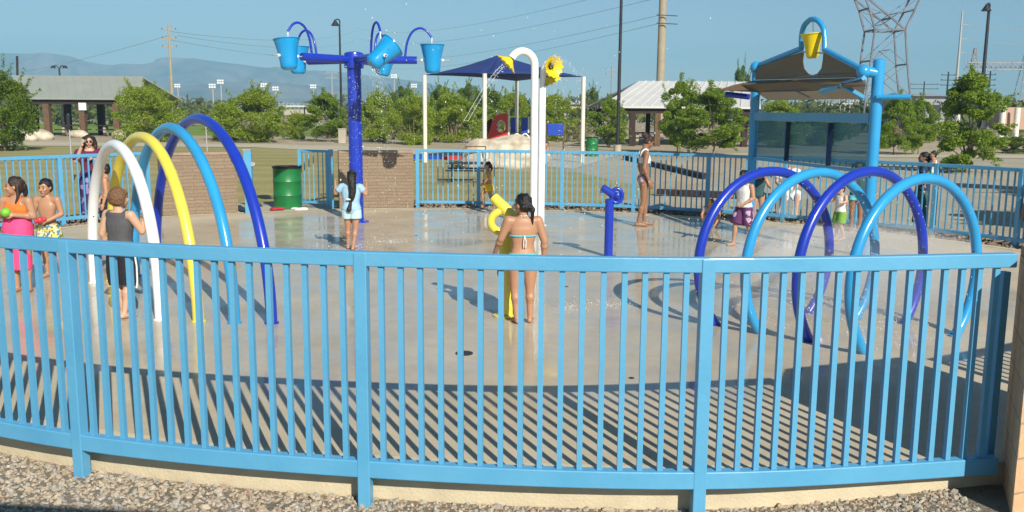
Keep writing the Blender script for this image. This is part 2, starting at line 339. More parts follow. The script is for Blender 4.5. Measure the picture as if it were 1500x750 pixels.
# pad surface
def pad_mat():
    m, nt, b = new_mat('wet_pad_concrete'); N = nt.nodes; L = nt.links; tc = N.new('ShaderNodeTexCoord')
    def nz(sc_, det=5, rg=.6):
        n = N.new('ShaderNodeTexNoise'); n.inputs['Scale'].default_value = sc_; n.inputs['Detail'].default_value = det; n.inputs['Roughness'].default_value = rg; L.new(tc.outputs['Object'], n.inputs['Vector']); return n
    def math_(op, a, b_=None, c=None):
        n = N.new('ShaderNodeMath'); n.operation = op
        for i, v in enumerate((a, b_, c)):
            if v is None: continue
            if isinstance(v, (int, float)): n.inputs[i].default_value = v
            else: L.new(v, n.inputs[i])
        return n.outputs[0]
    # wet zone: distance from the middle of the pad, broken up by noise
    vd = N.new('ShaderNodeVectorMath'); vd.operation = 'DISTANCE'; vd.inputs[1].default_value = (-.3, 12.6, 0); L.new(tc.outputs['Object'], vd.inputs[0])
    n1 = nz(.55, 6); d = math_('ADD', vd.outputs['Value'], math_('MULTIPLY', math_('SUBTRACT', n1.outputs['Fac'], .5), 3.2))
    mr = N.new('ShaderNodeMapRange'); mr.inputs['From Min'].default_value = 6.9; mr.inputs['From Max'].default_value = 5.9; mr.interpolation_type = 'SMOOTHSTEP'; L.new(d, mr.inputs['Value'])
    wet = mr.outputs['Result']
    n2 = nz(1.3, 5); puddle = N.new('ShaderNodeMapRange'); puddle.inputs['From Min'].default_value = .46; puddle.inputs['From Max'].default_value = .54; L.new(n2.outputs['Fac'], puddle.inputs['Value'])
    base = N.new('ShaderNodeValToRGB'); e = base.color_ramp.elements; e[0].position = .3; e[0].color = (.41, .345, .24, 1); e[1].position = .72; e[1].color = (.60, .52, .385, 1)
    n3 = nz(.9, 9, .7); L.new(n3.outputs['Fac'], base.inputs['Fac'])
    grain = nz(140, 3, .8); g2 = N.new('ShaderNodeMix'); g2.data_type = 'RGBA'; g2.blend_type = 'OVERLAY'; g2.inputs['Factor'].default_value = .45
    L.new(base.outputs['Color'], g2.inputs['A']); L.new(grain.outputs['Fac'], g2.inputs['B'])
    dark = N.new('ShaderNodeMix'); dark.data_type = 'RGBA'; dark.blend_type = 'MULTIPLY'; L.new(math_('MULTIPLY', wet, .7), dark.inputs['Factor']); L.new(g2.outputs['Result'], dark.inputs['A']); dark.inputs['B'].default_value = (.90, .91, .92, 1)
    L.new(dark.outputs['Result'], b.inputs['Base Color']); b.inputs['Roughness'].default_value = .85
    cw = math_('MULTIPLY', wet, math_('MULTIPLY_ADD', puddle.outputs['Result'], .35, .60)); L.new(cw, b.inputs['Coat Weight'])
    L.new(math_('MULTIPLY_ADD', puddle.outputs['Result'], -.09, .15), b.inputs['Coat Roughness']); b.inputs['Coat IOR'].default_value = 1.45
    bp = N.new('ShaderNodeBump'); bp.inputs['Strength'].default_value = .25; bp.inputs['Distance'].default_value = .01; L.new(grain.outputs['Fac'], bp.inputs['Height']); L.new(bp.outputs['Normal'], b.inputs['Normal'])
    n4 = nz(9, 4); b2 = N.new('ShaderNodeBump'); b2.inputs['Strength'].default_value = .10; b2.inputs['Distance'].default_value = .01; L.new(n4.outputs['Fac'], b2.inputs['Height']); L.new(b2.outputs['Normal'], b.inputs['Coat Normal'])
    return m
sheet('splash_pad_floor', pad_in, 0.0, pad_mat(), 'wet tan concrete floor of the splash pad', 'ground')
# kerb ring
kb = MB(); m = len(pad_s)
for (x, y), (a, c) in zip(pad_s, pad_in): kb.v += [(x, y, -.4), (x, y, -.006), (x*.998+a*.002, y, .003), (a, c, .003)]
kb.f = [(i*4+k, ((i+1) % m)*4+k, ((i+1) % m)*4+k+1, i*4+k+1) for i in range(m) for k in range(3)]
structure(kb.build('kerb', M['kerb'], smooth=False), 'cream concrete kerb round the splash pad', 'kerb')
# drains
dr = MB(); q = G(680, 518); dr.lathe([(.075, 0), (.075, .006), (.06, .008), (.0, .008)], (q.x, q.y, .001), 20)
tag(dr.build('floor_drain', M['dark_metal'], origin=(q.x, q.y, 0)), 'small round dark drain cover set in the pad near the fence', 'drain')
for px_, py_, lab_ in ((925, 554, 'tiny dark floor nozzle near the fence, below the blue cannon'), (830, 420, 'tiny dark floor nozzle right of the girl in the bikini'), (610, 345, 'tiny dark floor nozzle right of the girl in the pale blue shirt')):
    q = G(px_, py_); tag(MB().lathe([(.022, 0), (.022, .003), (.015, .004), (.0, .006)], (q.x, q.y, .001), 14).build('floor_nozzle', M['dark_metal'], origin=(q.x, q.y, 0)), lab_, 'nozzle')
# lawns, paths, dirt strips
sheet('lawn', [(-60, 21), (-10.6, 12.6), (-9.4, 14.6), (-7.4, 17.9), (-5.0, 19.3), (-2.0, 20.3), (1.5, 20.1), (4, 24), (2, 33), (-4, 42), (-14, 50), (-60, 50)], -.036, M['lawn'], 'dry mown lawn behind the splash pad', 'lawn')
sheet('granite_yard', [(1.8, 20.1), (4.1, 18.9), (7.4, 16), (9.2, 12.8), (10, 9), (40, 10), (60, 44), (12, 44), (4.5, 24)], -.036, M['granite'], 'pale granite ground beyond the fence on the right', 'ground')
sheet('concrete_path', [(-60, 50.2), (-14, 50.2), (-4, 42.3), (2.2, 33.4), (5, 44), (12, 44.3), (60, 44.3), (60, 47), (8, 47.5), (-4, 50), (-14, 55), (-60, 56)], -.030, M['asphalt'], 'pale concrete path crossing the park', 'path')
sheet('gate_apron', [(-5.28, 18.32), (-3.72, 18.99), (-4.1, 20.6), (-6.4, 20.0)], -.026, M['conc'], 'concrete apron at the open gate', 'path')
sheet('green_field', [(-140, 72), (-10, 72), (-10, 118), (-140, 118)], -.030, M['field'], 'bright green playing field beyond the picnic shelter', 'field')
# mountains: two real ridges far away
def ridge(name, profile, Y, depth, material, label):
    # profile: list of (px, py) skyline
    pts = [P(px, py, Y) for px, py in profile]; n = 160; xs_ = np.linspace(pts[0].x, pts[-1].x, n)
    hs = np.interp(xs_, [p.x for p in pts], [p.z for p in pts])
    rg = np.random.default_rng(5); 
    for k, amp in ((7, .02), (17, .02), (41, .012)): hs = hs*(1 + amp*np.sin(np.linspace(0, k*3.1, n)+rg.random()*6))
    rows = 26; vs = []; fs = []
    for j in range(rows):
        t = j/(rows-1)
        for i in range(n):
            spur = .5+.5*math.sin(i*.55 + 2.2*math.sin(i*.13)); e = t**(.75+.9*spur)
            vs.append((xs_[i] + 12*math.sin(i*.8+j*.5), Y - depth*(1-t) , hs[i]*e + (rg.random()-.5)*5*(t > .1)*(t < .98)))
    for j in range(rows-1):
        for i in range(n-1): fs.append((j*n+i, j*n+i+1, (j+1)*n+i+1, (j+1)*n+i))
    o = len(vs)
    for i in range(n): vs.append((xs_[i], Y+depth*.6, -5))
    for i in range(n-1): fs.append(((rows-1)*n+i, (rows-1)*n+i+1, o+i+1, o+i))
    b_ = MB(); b_.v = vs; b_.f = fs
    return structure(b_.build(name, material), label, 'mountain')
M['mount'] = mat('bare_mountain_rock', (.09, .10, .10), .95, 0, .012, col2=(.30, .25, .21), detail=9)
ridge('mountain', [(-260, 100), (-120, 84), (0, 77), (40, 75), (90, 80), (150, 93), (205, 96), (250, 86), (280, 84), (330, 92), (380, 98), (410, 96), (470, 104), (530, 110), (600, 118), (650, 128), (720, 140), (800, 150), (900, 158)], 2500, 500, M['mount'], 'long hazy blue mountain range on the horizon')
ridge('foothills', [(-260, 118), (0, 120), (60, 124), (150, 128), (300, 122), (400, 120), (520, 130), (640, 138), (760, 147), (900, 150), (1100, 152), (1300, 150), (1500, 148), (1800, 140)], 1750, 350, M['mount'], 'lower hazy foothills before the mountain range')
# ================================================================ FENCES
def arc_pts(pts, n=8): return spline([Vector((x, y, 0)) for x, y in pts], n)
def walk(pts, s):
    for a, b_ in zip(pts, pts[1:]):
        L_ = (b_-a).length
        if s <= L_: return a + (b_-a)*(s/L_), math.atan2(b_.y-a.y, b_.x-a.x)
        s -= L_
    return pts[-1], math.atan2(pts[-1].y-pts[-2].y, pts[-1].x-pts[-2].x)
def fence(posts, label, group, zt=1.24, zb=.03, foot=-.45, th=.08, bh=.10, n_sub=17, ends=(True, True), maxp=100, pw=.072, pk=.030, extra=None):
    pts = arc_pts(posts, 8); c = pts[len(pts)//2]
    root = thing('metal_fence', (c.x, c.y, 0), label, 'fence', group)
    MB().sweep(pts, .062, th, zt).build('top_rail', M['sky_blue'], root, smooth=False, bevel=.006)
    MB().sweep(pts, .068, bh, zb).build('bottom_rail', M['sky_blue'], root, smooth=False, bevel=.006)
    base = None
    for i, (x, y) in enumerate(posts):
        if (i == 0 and not ends[0]) or (i == len(posts)-1 and not ends[1]): continue
        k = min(i*8, len(pts)-1); a = pts[min(k+1, len(pts)-1)]-pts[max(k-1, 0)]; rz = math.atan2(a.y, a.x)
        if base is None:
            base = MB().box((0, 0, (zt+th/2-.004+foot)/2), (pw, pw, zt+th/2-.004-foot)).build('post', M['sky_blue'], None, smooth=False, bevel=.005); o = base
        else: o = base.copy(); C.objects.link(o)
        o.parent = root; o.location = (x-c.x, y-c.y, 0); o.rotation_euler = (0, 0, rz)
    if extra:
        MB().box((extra[0], extra[1], .5), (.05, .05, 1.3), .25).build('post', M['sky_blue'], root, smooth=False, bevel=.004)
    total = sum((b_-a).length for a, b_ in zip(pts, pts[1:]))
    spots = []
    s0 = 0
    for i in range(len(posts)-1):
        seg = pts[i*8:(i+1)*8+1]; L_ = sum((b_-a).length for a, b_ in zip(seg, seg[1:])); n = max(2, round(L_/.111)) if n_sub is None else n_sub
        for k in range(1, n): spots.append(walk(seg, L_*k/n))
    spots.sort(key=lambda sp: sp[0].length)
    pk_me = MB().box((0, 0, (zt-th/2+zb+bh/2)/2), (pk, pk, (zt-th/2)-(zb+bh/2)-.002))
    pb = pk_me.build('picket', M['sky_blue'], None, smooth=False)
    pb.parent = root; rest = MB()
    for i, (p, rz) in enumerate(spots):
        if i < maxp:
            o = pb if i == 0 else pb.copy()
            if i: C.objects.link(o); o.parent = root
            o.location = (p.x-c.x+RNG.uniform(-.0015, .0015), p.y-c.y, 0); o.rotation_euler = (0, RNG.uniform(-.0015, .0015), rz+RNG.uniform(-.03, .03))
        else: rest.box((p.x, p.y, (zt-th/2+zb+bh/2)/2), (pk, pk, (zt-th/2)-(zb+bh/2)-.002), rz)
    if rest.v: rest.build('picket', M['sky_blue'], root, smooth=False)['kind'] = 'stuff'
    return root
fence(near_f, 'bright blue metal fence curving across the whole foreground', 'blue fences round the splash pad', ends=(True, False), extra=(2.86, 5.24))
right_f = [(-2.02, 19.5), (-.72, 19.46), (1.04, 19.26), (2.5, 18.86), (3.88, 18.2), (5.15, 17.35), (6.2, 16.5), (7.12, 15.42), (7.88, 14.2), (8.5, 12.85), (8.85, 11.0)]
fence(right_f, 'long blue metal fence round the far right side of the splash pad', 'blue fences round the splash pad', zt=1.2, zb=.11, th=.06, bh=.06, n_sub=None, pk=.022, pw=.075)
fence([(-10.25, 12.4), (-9.2, 14.15), (-7.9, 16.0), (-6.95, 17.45)], 'shorter blue metal fence at the far left behind the arches', 'blue fences round the splash pad', zt=1.2, zb=.11, th=.06, bh=.06, n_sub=None, pk=.022, pw=.075)
fence([(4.35, 5.72), (6.3, 6.92), (7.8, 8.65), (8.8, 10.8)], 'blue metal fence beyond the near block wall at the right edge', 'blue fences round the splash pad', n_sub=None, zt=1.24, zb=.08)
# gate and gate post
def gate():
    a = G(441, 302, 0); b_ = G(481, 304, 0); b_.z = a.z = 0
    root = thing('gate', ((a.x+b_.x)/2, (a.y+b_.y)/2, 0), 'open blue metal gate leaf beside the green barrel', 'gate')
    d = (b_-a).normalized(); zt = 1.2; up = Vector((0, 0, 1))
    f = MB()
    f.bar(a+up*.06, a+up*zt, .07); f.bar(b_+up*.06, b_+up*zt, .07)
    f.bar(a+up*(zt-.02)+d*.026, b_+up*(zt-.02)-d*.026, .05); f.bar(a+up*.1+d*.026, b_+up*.1-d*.026, .05)
    f.build('frame', M['sky_blue'], root, smooth=False)
    L_ = (b_-a).length
    for k in range(1, 6):
        p = a+d*L_*k/6; MB().bar(p+up*.126, p+up*(zt-.046), .02).build('picket', M['sky_blue'], root, smooth=False)
    p = b_+d*.085; MB().box((p.x, p.y, .59), (.09, .09, 1.26)).build('hinge_post', M['sky_blue'], root, smooth=False, bevel=.005)
    for z in (.3, .75, 1.05): MB().lathe([(.018, -.04), (.018, .04)], (p.x+.02, p.y-.055, z), 8).build('hinge', M['galv'], root)
gate()
def gate_post():
    q = G(366, 313); root = thing('gate_post', (q.x, q.y, 0), 'blue square post with a latch at the end of the left block wall', 'post')
    MB().box((q.x, q.y, .58), (.15, .10, 1.32)).build('post', M['sky_blue'], root, smooth=False, bevel=.006)
    MB().box((q.x, q.y, 1.255), (.16, .11, .025)).build('post_cap', M['galv'], root, smooth=False)
    MB().box((q.x+.10, q.y-.03, .98), (.05, .04, .08)).lathe([(.02, 0), (.02, .05)], (q.x+.13, q.y-.03, .96), 8).build('latch', M['galv'], root)
gate_post()
# ================================================================ MASONRY WALLS
def wall_mesh(pts, thick, z0, z1, skew=None):
    # pts polyline (front side), thickness pushed outwards to the left of travel; UVs in metres
    pts = [Vector((x, y, 0)) for x, y in pts]; m = len(pts); out = []
    for i in range(m):
        t = (pts[min(i+1, m-1)]-pts[max(i-1, 0)]).normalized(); out.append(pts[i] + Vector((-t.y, t.x, 0))*thick)
    if skew: out[0] = Vector((*skew, 0))
    loop = pts + out[::-1]; n = len(loop); vs = []; fs = []; uvs = []
    s = [0]
    for i in range(n): s.append(s[-1] + (loop[(i+1) % n]-loop[i]).length)
    for i in range(n):
        a, b_ = loop[i], loop[(i+1) % n]; o = len(vs)
        vs += [(a.x, a.y, z0), (b_.x, b_.y, z0), (b_.x, b_.y, z1), (a.x, a.y, z1)]; fs.append((o, o+1, o+2, o+3)); uvs += [(s[i], z0), (s[i+1], z0), (s[i+1], z1), (s[i], z1)]
    for i in range(m-1):
        a, b_, c, d = pts[i], pts[i+1], out[i+1], out[i]; o = len(vs)
        vs += [(a.x, a.y, z1), (b_.x, b_.y, z1), (c.x, c.y, z1), (d.x, d.y, z1)]; fs.append((o, o+1, o+2, o+3)); uvs += [(s[i], 0), (s[i+1], 0), (s[i+1], thick), (s[i], thick)]
    return vs, fs, uvs
def block_wall(pts, thick, z0, z1, label, m_, cap=.05, skew=None):
    c = Vector((sum(p[0] for p in pts)/len(pts), sum(p[1] for p in pts)/len(pts), 0)); root = thing('block_wall', c, label, 'wall')
    vs, fs, uvs = wall_mesh(pts, thick, z0, z1-cap, skew)
    me = bpy.data.meshes.new('wall'); me.from_pydata([tuple(Vector(v)-c) for v in vs], [], fs); uv = me.uv_layers.new(name='UVMap')
    for i, l in enumerate(me.loops): uv.data[i].uv = uvs[l.vertex_index]
    me.materials.append(m_); o = bpy.data.objects.new('wall', me); C.objects.link(o); o.parent = root
    bm = bmesh.new(); bm.from_mesh(me); bmesh.ops.recalc_face_normals(bm, faces=bm.faces[:]); bm.to_mesh(me); bm.free()
    mid = [(Vector(p)+Vector(q_))/2 for p, q_ in zip(vs[:0], vs[:0])]
    P3 = [Vector((x, y, 0)) for x, y in pts]; ctr = []
    for i, p in enumerate(P3):
        t = (P3[min(i+1, len(P3)-1)]-P3[max(i-1, 0)]).normalized(); ctr.append(p + Vector((-t.y, t.x, 0))*thick/2)
    if skew:
        vs2 = [tuple(P3[0]), tuple(P3[1]), tuple(P3[1]+Vector((-.16, .39, 0))), (*skew, 0)]; cp_ = MB(); cp_.add([(v[0], v[1], z1-cap+.002) for v in vs2]+[(v[0], v[1], z1) for v in vs2], [(3, 2, 1, 0), (4, 5, 6, 7), (0, 1, 5, 4), (1, 2, 6, 5), (2, 3, 7, 6), (3, 0, 4, 7)]); cp_.build('coping', M['brick_cap'], root, smooth=False, bevel=.006); return root
    MB().sweep(ctr, thick+.03, cap, z1-cap/2+.001).build('coping', M['brick_cap'], root, smooth=False, bevel=.006)
    return root
wl = arc_pts([(-6.72, 17.52), (-6.2, 17.85), (-5.48, 18.22)], 4); block_wall([(p.x, p.y) for p in wl], .22, -.05, 1.2, 'curved tan block wall behind the arches, left of the gate', M['brick'])
wm = arc_pts([(-3.62, 19.12), (-2.9, 19.3), (-2.1, 19.42)], 4); block_wall([(p.x, p.y) for p in wm], .22, -.05, 1.2, 'tan block wall behind the dumping bucket post, right of the gate', M['brick'])
# near right wall
C0 = (2.75, 4.74); C1 = (4.26, 5.37)
block_wall([C0, C1], .42, -.3, 1.29, 'orange tan block wall at the lower right where the near fence ends', M['brick_near'], cap=.06, skew=(3.02, 5.38))
# unseen canopy added behind the camera so its edge shades the gravel
cn = thing('added_shade_canopy', (.2, -1.6, 0), 'unseen flat canopy added behind the viewpoint to shade the gravel', 'canopy')
MB().add([(-2.2, .61, 2.9), (1.15, .25, 2.9), (1.15, -3.6, 2.9), (-2.2, -3.6, 2.9), (-2.2, .61, 3.0), (1.15, .25, 3.0), (1.15, -3.6, 3.0), (-2.2, -3.6, 3.0)], [(0, 1, 2, 3), (7, 6, 5, 4), (0, 4, 5, 1), (1, 5, 6, 2), (2, 6, 7, 3), (3, 7, 4, 0)]).build('roof', M['roof_green'], cn, smooth=False)
for x, y in ((-2.1, -3.4), (1.0, -3.4)): MB().box((x, y, 1.35), (.12, .12, 3.1)).build('post', M['wood'], cn, smooth=False)
# ================================================================ GRAVEL
def stones(name, spots, label, material, smin, smax):
    tmpl = []
    for k in range(6):
        bm = bmesh.new(); bmesh.ops.create_icosphere(bm, subdivisions=1, radius=1)
        r = random.Random(k); 
        for v in bm.verts: v.co *= r.uniform(.75, 1.15); 
        for v in bm.verts: v.co.z *= .6; v.co.x *= 1.2
        tmpl.append((np.array([v.co[:] for v in bm.verts]), np.array([[v.index for v in f.verts] for f in bm.faces]))); bm.free()
    V_, F_ = [], []; off = 0
    for (x, y, z) in spots:
        tv, tf = tmpl[RNG.integers(6)]; s = RNG.uniform(smin, smax)*(1 + (RNG.random() < .08)*.7); q_ = Quaternion((RNG.normal(), RNG.normal(), RNG.normal(), RNG.normal())).normalized().to_matrix()
        V_.append((tv @ np.array(q_).T)*s + np.array([x, y, z+s*.25])); F_.append(tf+off); off += len(tv)
    me = bpy.data.meshes.new(name); me.from_pydata(np.concatenate(V_).tolist(), [], np.concatenate(F_).tolist()); me.materials.append(material)
    o = bpy.data.objects.new(name, me); C.objects.link(o); return tag(o, label, 'gravel', None, 'stuff')
sp = []
fx = arc_pts(near_f, 10); FX = [p.x for p in fx]; FY = [p.y for p in fx]
while len(sp) < 17000:
    x = RNG.uniform(-4.6, 3.5); ye = float(np.interp(x, FX, FY)) + .09; y = ye - RNG.random()**1.1*1.15
    if x > 2.62 and y > 4.68 + (x-2.68)*.40: continue
    sp.append((x, y, gz(x, y)))
stones('gravel', sp, 'loose mixed tan gravel below the near kerb', M['stone'], .008, .0175)
gb = [(FX[i], FY[i]+.085) for i in range(len(FX))] 
sp = []
ff = arc_pts(right_f, 10)
for i in range(3800):
    k = RNG.integers(len(ff)-1); p = ff[k].lerp(ff[k+1], RNG.random()); n = Vector((p.x-0, p.y-12.5, 0)).normalized(); q_ = p + n*RNG.uniform(-.22, .75); sp.append((q_.x, q_.y, -.03))
ff = arc_pts([(-10.25, 12.4), (-9.2, 14.15), (-7.9, 16.0), (-6.95, 17.45)], 10)
for i in range(1000):
    k = RNG.integers(len(ff)-1); p = ff[k].lerp(ff[k+1], RNG.random()); n = Vector((p.x-0, p.y-12.5, 0)).normalized(); q_ = p + n*RNG.uniform(-.1, .6); sp.append((q_.x, q_.y, -.03))
stones('river_stones', sp, 'dark river stones strewn under the far fences', M['stone_far'], .025, .055)
# gravel bed sheet following the near ground
gbm = MB(); N_ = 40
for i in range(N_+1):
    x = -6 + i*(3.6+6)/N_; ye = float(np.interp(x, FX, FY)) + .09
    for k in range(9):
        y = ye - k*.25; gbm.v.append((x, y, gz(x, y)+.006))
gbm.f = [(i*9+k, (i+1)*9+k, (i+1)*9+k+1, i*9+k+1) for i in range(N_) for k in range(8)]
structure(gbm.build('gravel_bed', M['gravel_base']), 'packed gravel bed in front of the near fence', 'ground')
# ================================================================ SPLASH FEATURES
def circ_arc(c, d, R, zc, n=48):
    # ring in the vertical plane along unit vector d, cut at the ground
    a0 = math.asin(-zc/R); pts = []
    for i in range(n+1):
        a = a0 + (math.pi - 2*a0)*i/n; pts.append(Vector((c[0], c[1], 0)) + Vector((d.x, d.y, 0))*R*math.cos(a) + Vector((0, 0, zc+R*math.sin(a))))
    return pts
ringdata = [((2.54, 9.02), .50, .87, .61, 'royal', 'dark blue spray hoop, leftmost of the row of four hoops', 2),
            ((2.91, 8.73), .53, .89, .60, 'light_blue', 'light blue spray hoop standing second from the left in the row of four', 1),
            ((3.30, 8.48), .57, .92, .60, 'royal', 'dark blue spray hoop standing between the two light blue hoops', 2),
            ((3.60, 8.02), .54, .88, .61, 'light_blue', 'light blue spray hoop nearest the fence, rightmost of the four hoops', 1)]
for c, a, R_, zc, mm, lab, _ in ringdata:
    d = Vector((math.cos(a), math.sin(a), 0)); root = thing('spray_hoop', (c[0], c[1], 0), lab, 'hoop', 'spray hoops on the right of the pad')
    pts = circ_arc(c, d, R_, zc); MB().tube(pts, .047, 16).build('pipe', M[mm], root)
    for e, s in ((pts[0], 1), (pts[-1], -1)): MB().lathe([(.060, 0), (.060, .01), (.052, .014)], (e.x, e.y, .002), 18).build('foot_collar', M[mm], root)
    for k in (10, 24, 38):
        q = pts[k]; n = (Vector((c[0], c[1], zc))-q).normalized(); MB().cap(q+n*.045, q+n*.056, .008, .006, 8).build('nozzle', M['dark_metal'], root)
arches = [((-4.93, 10.64), (-3.43, 8.75), 1.66, 1.05, .80, 'white', 'white arch, smallest and nearest of the four nested arches'),
          ((-4.79, 10.79), (-3.04, 8.69), 1.745, .95, 1.05, 'yellow', 'yellow arch standing between the white and light blue arches'),
          ((-4.65, 11.14), (-2.68, 8.65), 1.84, 1.08, .89, 'light_blue', 'light blue arch standing between the yellow and dark blue arches'),
          ((-4.57, 11.63), (-2.32, 8.65), 1.935, 1.02, 1.0, 'royal', 'dark blue arch, tallest of the four nested arches')]
for A, B, H, ec, es, mm, lab in arches:
    A = Vector((*A, 0)); B = Vector((*B, 0)); mid = (A+B)/2; hw = (B-A)/2; pts = []
    for i in range(61):
        a = math.pi*i/60; pts.append(mid - hw*math.copysign(abs(math.cos(a))**ec, math.cos(a)) + Vector((0, 0, H*math.sin(a)**es if math.sin(a) > 1e-6 else 0)))
    root = thing('water_arch', mid, lab, 'arch', 'nested arches on the left of the pad')
    MB().tube(pts, .056, 18).build('pipe', M[mm], root)
    for e in (A, B): MB().lathe([(.070, 0), (.070, .01), (.060, .014)], (e.x, e.y, .002), 18).build('foot_collar', M[mm], root)
    MB().tube([pts[42]-(pts[43]-pts[42])*.4, pts[42]+(pts[43]-pts[42])*.4], .059, 18).build('joint_sleeve', M[mm], root)
    for k in (8, 14): q = pts[k]; MB().ell(q + Vector((.03, -.047, 0)), .009).build('nozzle', M['dark_metal'], root)
# dumping buckets
def bucket_profile(r1, r2, h):
    pr = [(0.001, -h/2), (r2*.7, -h/2+.002), (r2*.93, -h/2+.03)]
    for i in range(8): t = i/7; pr.append((r2 + (r1-r2)*t**1.7, -h/2+.05 + (h-.05)*t))
    pr += [(r1+.012, h/2), (r1+.012, h/2+.012), (r1-.008, h/2+.012)]
    for i in range(7, -1, -2): t = i/7; pr.append((r2 + (r1-r2)*t**1.7 - .012, -h/2+.06 + (h-.06)*t))
    pr.append((.001, -h/2+.04)); return pr
q = G(523, 325); root = thing('dumping_bucket_post', (q.x, q.y, 0), 'royal blue post with five light blue dumping buckets on arms', 'splash post')
cx, cy = q.x, q.y
MB().tube([(cx, cy, 0), (cx, cy, 3.0)], .125, 24).build('post', M['royal'], root)
MB().lathe([(.22, 0), (.22, .015), (.135, .03), (.135, .06)], (cx, cy, .002), 24).build('base_flange', M['royal'], root)
MB().lathe([(.17, 2.78), (.175, 2.82), (.175, 3.02), (.165, 3.05), (.10, 3.07), (.01, 3.075)], (cx, cy, 0), 24).build('hub', M['royal'], root)
tilts = {0: 0.0, 75: .25, 147: 0.0, 229: .12, 298: -.85}
for deg in (0, 75, 147, 229, 298):
    a = D2R(deg); d = Vector((math.cos(a), math.sin(a), 0)); n = Vector((-d.y, d.x, 0)); zc = 2.93; o = Vector((cx, cy, zc))
    arm = MB().tube([o+d*.12, o+d*1.13], .068, 16).build('arm', M['royal'], root)
    MB().tube([o+d*1.13, o+d*1.72], .012, 8).build('axle', M['galv'], root)
    # feed pipe: rises from the arm, arcs outwards over the bucket mouth
    s = o+d*.92+Vector((0, 0, .06)); e = o+d*1.40+Vector((0, 0, .40))
    pp = [s, s+d*.04+Vector((0, 0, .25)), s+d*.13+Vector((0, 0, .43)), s+d*.26+Vector((0, 0, .50)), s+d*.38+Vector((0, 0, .46)), e]
    MB().tube(spline(pp, 6), .021, 10).build('feed_pipe', M['royal'], root)
    bc = o+d*1.41; t = tilts[deg]; rot = Matrix.Rotation(t, 3, d) if deg != 298 else Matrix.Rotation(t, 3, Vector((0, 1, 0)) if False else -d*-1)
    rot = Matrix.Rotation(t, 3, d)
    bk = MB().lathe(bucket_profile(.215, .14, .50), bc + rot @ Vector((0, 0, .02)), 24, rot, close=False).build('bucket', M['bucket_blue'], root)
    for s_ in (-1, 1):
        pv = bc + d*s_*.17; MB().tube([pv, pv+d*s_*.035], .028, 12).build('pivot', M['white'], bk, origin=(cx, cy, 0))
    MB().tube([e, e - Vector((0, 0, .12))], [.016, .011], 8).build('water_stream', M['water'], root)
# flower showers
q = G(781, 330); fl = thing('flower_shower', (q.x, q.y, 0), 'white twin shower post with yellow flower heads', 'shower')
def flower(c, nrm, up, root, r=.17):
    nrm = nrm.normalized(); rot = nrm.to_track_quat('Z', 'Y').to_matrix(); vs = []; n = 36; rings = 5; b_ = MB()
    for j in range(rings):
        t = j/(rings-1)
        for k in range(n):
            a = 2*math.pi*k/n; rr = (.035 + (r-.035)*t)*(1 + .10*t*math.cos(a*12)); z = .13*t**.8 + .012*t*math.cos(a*12)
            vs.append(c + rot @ Vector((rr*math.cos(a), rr*math.sin(a), z)))
    inner = [v + rot @ Vector((0, 0, .012)) for v in vs]
    fs = [(j*n+k, j*n+(k+1) % n, (j+1)*n+(k+1) % n, (j+1)*n+k) for j in range(rings-1) for k in range(n)]
    b_.add(vs, fs); b_.add(inner, [f[::-1] for f in fs]); o_ = (rings-1)*n
    b_.add([vs[o_+k] for k in range(n)] + [inner[o_+k] for k in range(n)], [(k, (k+1) % n, n+(k+1) % n, n+k) for k in range(n)])
    f = b_.build('flower_head', M['yellow_deep'], root)
    MB().ell(c + rot @ Vector((0, 0, .035)), .055).build('flower_centre', M['wood_dark'], f, origin=worldloc(root))
    return f
x0, y0 = q.x, q.y
pl = Vector((x0, y0, 0)); pts = [pl, pl+Vector((0, 0, 1.5)), pl+Vector((0, 0, 2.75))]
for i in range(1, 13):
    a = math.pi*.83*i/12; pts.append(pl + Vector((-.22*(1-math.cos(a)), -.05*(1-math.cos(a)), 2.83+.25*math.sin(a))))
MB().tube(pts, .068, 18).build('pipe', M['white'], fl); e = pts[-1]; dv = (pts[-1]-pts[-2]).normalized()
flower(e, dv + Vector((-.55, .05, -.25)), None, fl, .20)
for s in (0, .07):
    MB().tube(spline([e+Vector((-.06-s, -.1, -.08)), e+Vector((-.35-s, -.3, -.42)), e+Vector((-.75-s, -.5, -1.1))], 6), .003, 6).build('water_stream', M['water'], fl)
q = G(792, 329); pr = Vector((q.x, q.y+.02, 0))
pts = [pr, pr+Vector((0, 0, 1.5)), pr+Vector((0, 0, 2.45))]
MB().tube(pts, .068, 18).build('pipe', M['white'], fl)
for dx, dy, zb_, rr in ((.085, -.10, 2.66, .13), (.075, .10, 2.52, .13)):
    pp = [pr+Vector((0, 0, 2.35)), pr+Vector((0, 0, zb_))]
    for i in range(1, 11):
        a = math.pi*.72*i/10; k_ = (1-math.cos(a)); pp.append(pr + Vector((dx*k_*.85, dy*k_, zb_+.22*math.sin(a))))
    MB().tube(pp, .045, 14).build('branch_pipe', M['white'], fl); dv = (pp[-1]-pp[-2]).normalized()
    flower(pp[-1], dv + (Vector((.55, -.9, .6)) if dy < 0 else Vector((.15, -.25, -.3))), None, fl, .185)
MB().lathe([(.17, 0), (.17, .012), (.07, .02)], ((x0+pr.x)/2, y0, .002), 20).build('base_flange', M['white'], fl)
